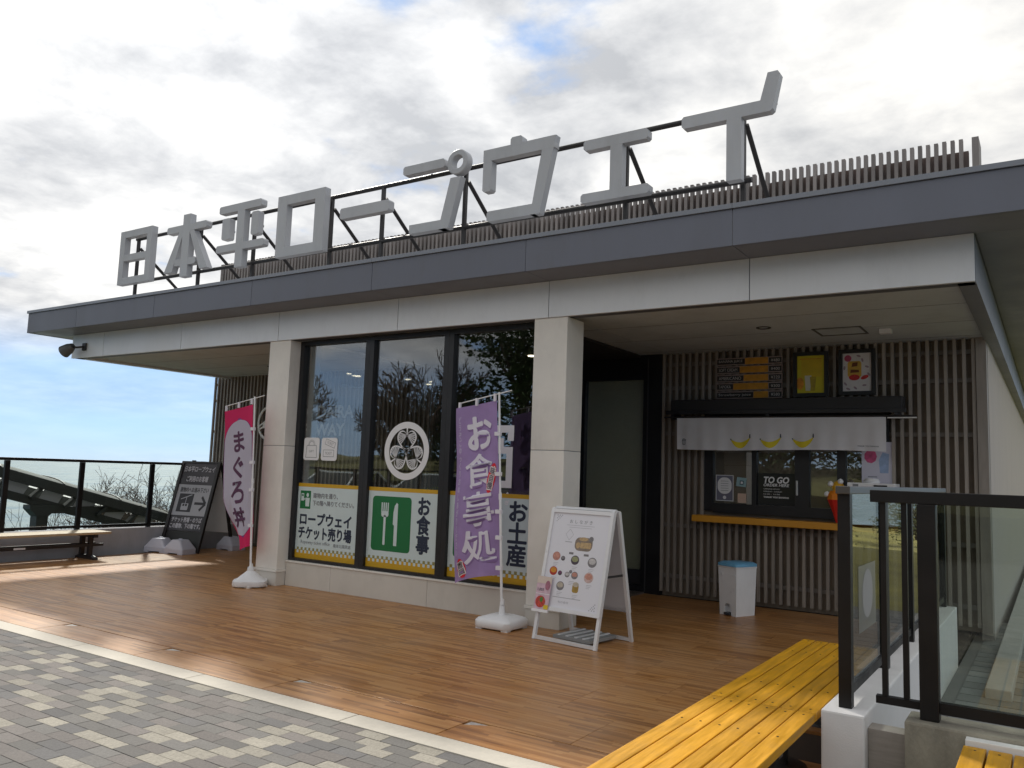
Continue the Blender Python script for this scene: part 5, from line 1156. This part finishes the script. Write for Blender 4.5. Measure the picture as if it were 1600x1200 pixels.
# ================================================================== TREES AND SHRUBS
M_bark = mat('bare_bark', (.085, .065, .05), .9, var=.3, scale=6); M_twig = mat('twig_brown', (.13, .095, .07), .9)
def bare_tree(name, label, loc, H_, seed, spread=.55, depth=5, r0=None, group=None, lean=(0, 0), stems=1, m_=None, rmin=.006, trunkfrac=.28):
    rg_ = random.Random(seed); r_ = thing(name, label, 'tree' if stems == 1 else 'shrub', loc, group=group); tk = MB(); br = MB(); r0 = r0 or H_ * .022
    def grow(p, d, L_, r, lv, mb_):
        q = p
        for k in range(3):
            d2 = (d + Vector((rg_.gauss(0, .10), rg_.gauss(0, .10), rg_.gauss(.02, .06)))).normalized(); e = q + d2 * L_ / 3
            mb_.tube(q, e, max(r * (1 - .12 * k), rmin), max(r * (1 - .12 * (k + 1)), rmin), 6 if lv < 2 else 4, caps=False); q = e; d = d2
            if lv >= depth: continue
            if k >= 1 or lv > 0:
                for _ in range(1 if lv < 1 else rg_.choice((1, 1, 2))):
                    a = rg_.uniform(0, 2 * math.pi); u = d.cross(Vector((.3, .2, .9))).normalized(); w2 = d.cross(u)
                    nd = (d + (u * math.cos(a) + w2 * math.sin(a)) * (spread + rg_.uniform(.1, .5)) + Vector((0, 0, .12))).normalized()
                    grow(q, nd, L_ * rg_.uniform(.52, .78), r * rg_.uniform(.42, .6), lv + 1, br)
        if lv < depth: grow(q, (d + Vector((rg_.gauss(0, .2), rg_.gauss(0, .2), .1))).normalized(), L_ * .72, r * .62, lv + 1, br if lv else tk)
    for s_ in range(stems):
        a = 2 * math.pi * s_ / stems; d = Vector((lean[0] + (.5 * math.cos(a) if stems > 1 else 0), lean[1] + (.5 * math.sin(a) if stems > 1 else 0), 1)).normalized()
        grow(Vector((0, 0, 0)), d, H_ * trunkfrac, r0, 0, tk)
    build(tk, 'trunk', m_ or M_bark, r_, local=True, fixn=False, smooth=True); build(br, 'branches' if stems > 1 else 'crown', m_ or M_bark, r_, local=True, fixn=False)
    return r_
bare_tree('bare_shrub', 'arching leafless shrub behind the glass railing next to the black board', (-19.5, 12.6, -2.0), 4.2, 21, .8, 4, .035, stems=6, rmin=.0045, trunkfrac=.30)
bare_tree('bare_shrub', 'low tangled leafless shrub under the stair canopy', (-19.3, 10.9, -2.4), 2.9, 5, .8, 4, .03, stems=6, rmin=.0045, trunkfrac=.30)
bare_tree('bare_shrub', 'thin leafless saplings seen through the middle railing panel', (-21.5, 12.3, -3.6), 5.0, 9, .45, 4, .03, stems=4, rmin=.0045, trunkfrac=.30)
# behind the camera: seen in the shop glass
bare_tree('bare_tree', 'bare winter tree with a forked crown reflected in the middle pane', (-24.8, -15.0, -.1), 9.5, 3, .5, 5, .20, rmin=.02)
bare_tree('bare_tree', 'bare winter tree with fine twigs reflected in the pane beside the column', (-33.5, -15.5, -.1), 8.0, 8, .55, 5, .16, rmin=.02)
bare_tree('bare_tree', 'slim bare winter tree standing at the back of the car park', (-29.5, -18.0, -.1), 7.5, 14, .55, 5, .13, rmin=.02)
M_leaf = mat('evergreen_leaf', (.045, .075, .022), .7, var=.5, scale=1.2); M_leaf2 = mat('olive_leaf', (.10, .115, .03), .7, var=.4, scale=1.2)
def leafy(name, label, loc, H_, W_, seed, m_, n=8000, group=None, trunk=.25):
    rg_ = random.Random(seed); r_ = thing(name, label, 'tree', loc, group=group)
    tk = MB().tube((0, 0, 0), (.1, .05, H_ * .75), W_ * .06, W_ * .02, 8); 
    cl = []
    for k in range(26):
        a = rg_.uniform(0, 6.28); zz = rg_.uniform(trunk, 1) ; rr_ = W_ * .5 * math.sqrt(rg_.random()) * (1.05 - .65 * max(0, zz - .35)); cl.append((rr_ * math.cos(a), rr_ * math.sin(a), zz * H_, W_ * rg_.uniform(.14, .26)))
        tk.tube((.05, .02, H_ * zz * .6), cl[-1][:3], W_ * .016, W_ * .006, 5, caps=False)
    build(tk, 'trunk', M_bark, r_, local=True, fixn=False)
    lf = MB()
    for k in range(n):
        c = cl[rg_.randrange(len(cl))]; v = Vector((rg_.gauss(0, 1), rg_.gauss(0, 1), rg_.gauss(0, .8))).normalized() * c[3] * rg_.uniform(.55, 1.08)
        p = Vector(c[:3]) + v; s_ = W_ * rg_.uniform(.012, .026); u = Vector((rg_.gauss(0, 1), rg_.gauss(0, 1), rg_.gauss(0, .6))).normalized(); w2 = u.orthogonal().normalized()
        lf.add([p - u * s_, p + w2 * s_ * .5, p + u * s_, p - w2 * s_ * .5], [(0, 1, 2, 3)])
    build(lf, 'crown', m_, r_, local=True, fixn=False)
G_ev = 'evergreens behind the car park'
for k, (x, y, h, w_, mm) in enumerate(((-20.5, -17, 8.6, 6.5, 0), (-15.5, -16.5, 7.5, 6.5, 1), (-10.5, -17, 8.0, 6.5, 0), (-5.5, -16, 7.0, 6.0, 1), (-26.8, -19.5, 5.6, 5.0, 0), (1.0, -17, 8.0, 7.0, 0))):
    leafy('evergreen_tree', ['tall dark evergreen beside the forked bare tree behind the car park', 'broad olive green tree behind the silver white car', 'dark evergreen behind the yellow-green van', 'low olive green tree behind the plank benches', 'small dark evergreen between the bare trees', 'wide dark evergreen at the end of the tree row'][k], (x, y, -.1), h, w_, 40 + k, (M_leaf, M_leaf2)[mm], group=G_ev)
tagit(build(MB().prism([(-13.5, -.08), (-11.5, 1.0), (-14.5, 1.6), (-20, 2.2), (-40, 2.4), (-40, -.08)], -60, 40, 'x'), 'lawn_bank', mat('lawn_bank_grass', (.11, .11, .04), .95, var=.4, scale=.4)), 'dry grass bank behind the car park', 'bank')
bpy.data.objects['lawn_bank'].location = (0, 0, 0)
# shrubs on the grass bank to the right
for k, (x, y, h, w_, mm) in enumerate(((4.5, 26, 1.6, 2.6, 1), (8.5, 34, 2.0, 3.2, 0), (3.2, 40, 1.8, 3.0, 1), (13, 30, 2.2, 3.4, 1), (6.5, 20, 1.0, 1.8, 0), (17, 44, 2.6, 4.2, 0))):
    leafy('round_shrub', ['squat olive shrub on the near grass bank', 'round dark shrub halfway up the grass bank', 'olive shrub close to the building side on the grass bank', 'tall olive shrub further out on the grass bank', 'very small dark shrub low on the grass bank', 'largest dark shrub at the back of the grass bank'][k], (x, y, -.8), h, w_, 70 + k, (M_leaf, M_leaf2)[mm], n=2400, group='shrubs on the grass bank', trunk=.15)

# ================================================================== PARKED CARS (behind the camera, in the reflections)
M_tyre = mat('tyre', (.02, .02, .02), .8); M_rimm = mat('alloy_rim', (.45, .45, .47), .3, metal=.8); M_cglass = mat('car_glass', (.015, .018, .02), .05); M_hl = mat('headlamp', (.7, .72, .74), .1); M_tl = mat('tail_lamp', (.35, .01, .01), .2)
def car(label, loc, rz, col, kind, group=None):
    r_ = thing('parked_car', label, 'car', loc, rz=rz); paint = mat('car_paint_' + kind, col, .28, coat=.6, metal=.1)
    L_ = 4.3; hw = .86
    if kind == 'van': prof = [(-2.1, .75, .95, .9), (-1.95, .98, 1.0, .95), (-1.2, 1.05, 1.05, 1.0), (2.0, 1.05, 1.05, 1.0), (2.12, .8, .98, .95)]; roof = [(-1.5, 1.06), (-.75, 1.80), (1.75, 1.82), (2.05, 1.06)]
    else: prof = [(-2.12, .66, .85, .9), (-1.9, .80, .95, .95), (-.9, .92, 1.0, 1.0), (1.5, .96, 1.0, 1.0), (2.08, .86, .92, .95)]; roof = [(-1.0, .93), (-.25, 1.44), (1.05, 1.46), (1.85, .95)]
    rings = []
    for x, zt, wk, _ in prof:
        h = hw * wk; rings.append([(x, -h * .97, .22), (x, -h, .45), (x, -h, zt * .8), (x, -h * .93, zt), (x, h * .93, zt), (x, h, zt * .8), (x, h, .45), (x, h * .97, .22)])
    build(MB().loft(rings), 'body', paint, r_, local=True, smooth=True)
    a, b_, c_, d_ = roof; cab = MB(); q = .80; t_ = .66
    def rg4(x, z, h): return [(x, -h, z), (x, h, z)]
    vs_ = [(a[0], -q, a[1]), (a[0], q, a[1]), (b_[0], -t_, b_[1]), (b_[0], t_, b_[1]), (c_[0], -t_, c_[1]), (c_[0], t_, c_[1]), (d_[0], -q, d_[1]), (d_[0], q, d_[1])]
    build(MB().add(vs_, [(0, 1, 3, 2), (4, 5, 7, 6), (0, 2, 4, 6), (1, 7, 5, 3), (0, 6, 7, 1)]), 'window_glass', M_cglass, r_, local=True)
    rf = MB().box(b_[0] - .03, c_[0] + .05, -t_ - .01, t_ + .01, b_[1] - .02, b_[1] + .035)
    for s_ in (-1, 1):
        for p, pp in ((a, b_), (d_, c_)): rf.bar((p[0], s_ * (q + .005), p[1]), (pp[0], s_ * (t_ + .005), pp[1]), .05)
        mid = (b_[0] + c_[0]) / 2 + .1; rf.bar((mid, s_ * (q + .003), a[1]), (mid, s_ * (t_ + .003), b_[1]), .07)
    build(rf, 'roof', paint, r_, local=True)
    for x in (-1.32, 1.32):
        for s_ in (-1, 1):
            w2 = build(MB().tube((x, s_ * (hw - .2), .31), (x, s_ * (hw + .01), .31), .31, n=22), 'wheel', M_tyre, r_, local=True); build(MB().tube((x, s_ * (hw + .005), .31), (x, s_ * (hw + .02), .31), .19, n=16), 'rim', M_rimm, w2, local=True)
    for s_ in (-1, 1):
        build(MB().box(-2.125, -1.93, s_ * .62 - .14, s_ * .62 + .14, .60, .74), 'headlight', M_hl, r_, local=True, bevel=.02); build(MB().box(2.0, 2.13, s_ * .68 - .09, s_ * .68 + .09, .62, .85), 'tail_light', M_tl, r_, local=True, bevel=.02)
        build(MB().box(-.75, -.6, s_ * .97 - .09, s_ * .97 + .09, .92, 1.04), 'wing_mirror', paint, r_, local=True, bevel=.02)
    return r_
car('silver white hatchback parked facing the shop, reflected in the middle pane', (-15.4, -5.0, -.08), 82, (.66, .68, .70), 'white')
car('dark grey hatchback parked beside the silver white one', (-12.4, -5.3, -.08), 85, (.06, .06, .07), 'grey')
car('bright yellow-green van in the car park, reflected in the entrance door', (-9.6, -5.4, -.08), 88, (.50, .60, .02), 'van')
car('white hatchback at the far end of the parked row', (-19.0, -4.8, -.08), 80, (.72, .73, .74), 'pearl')
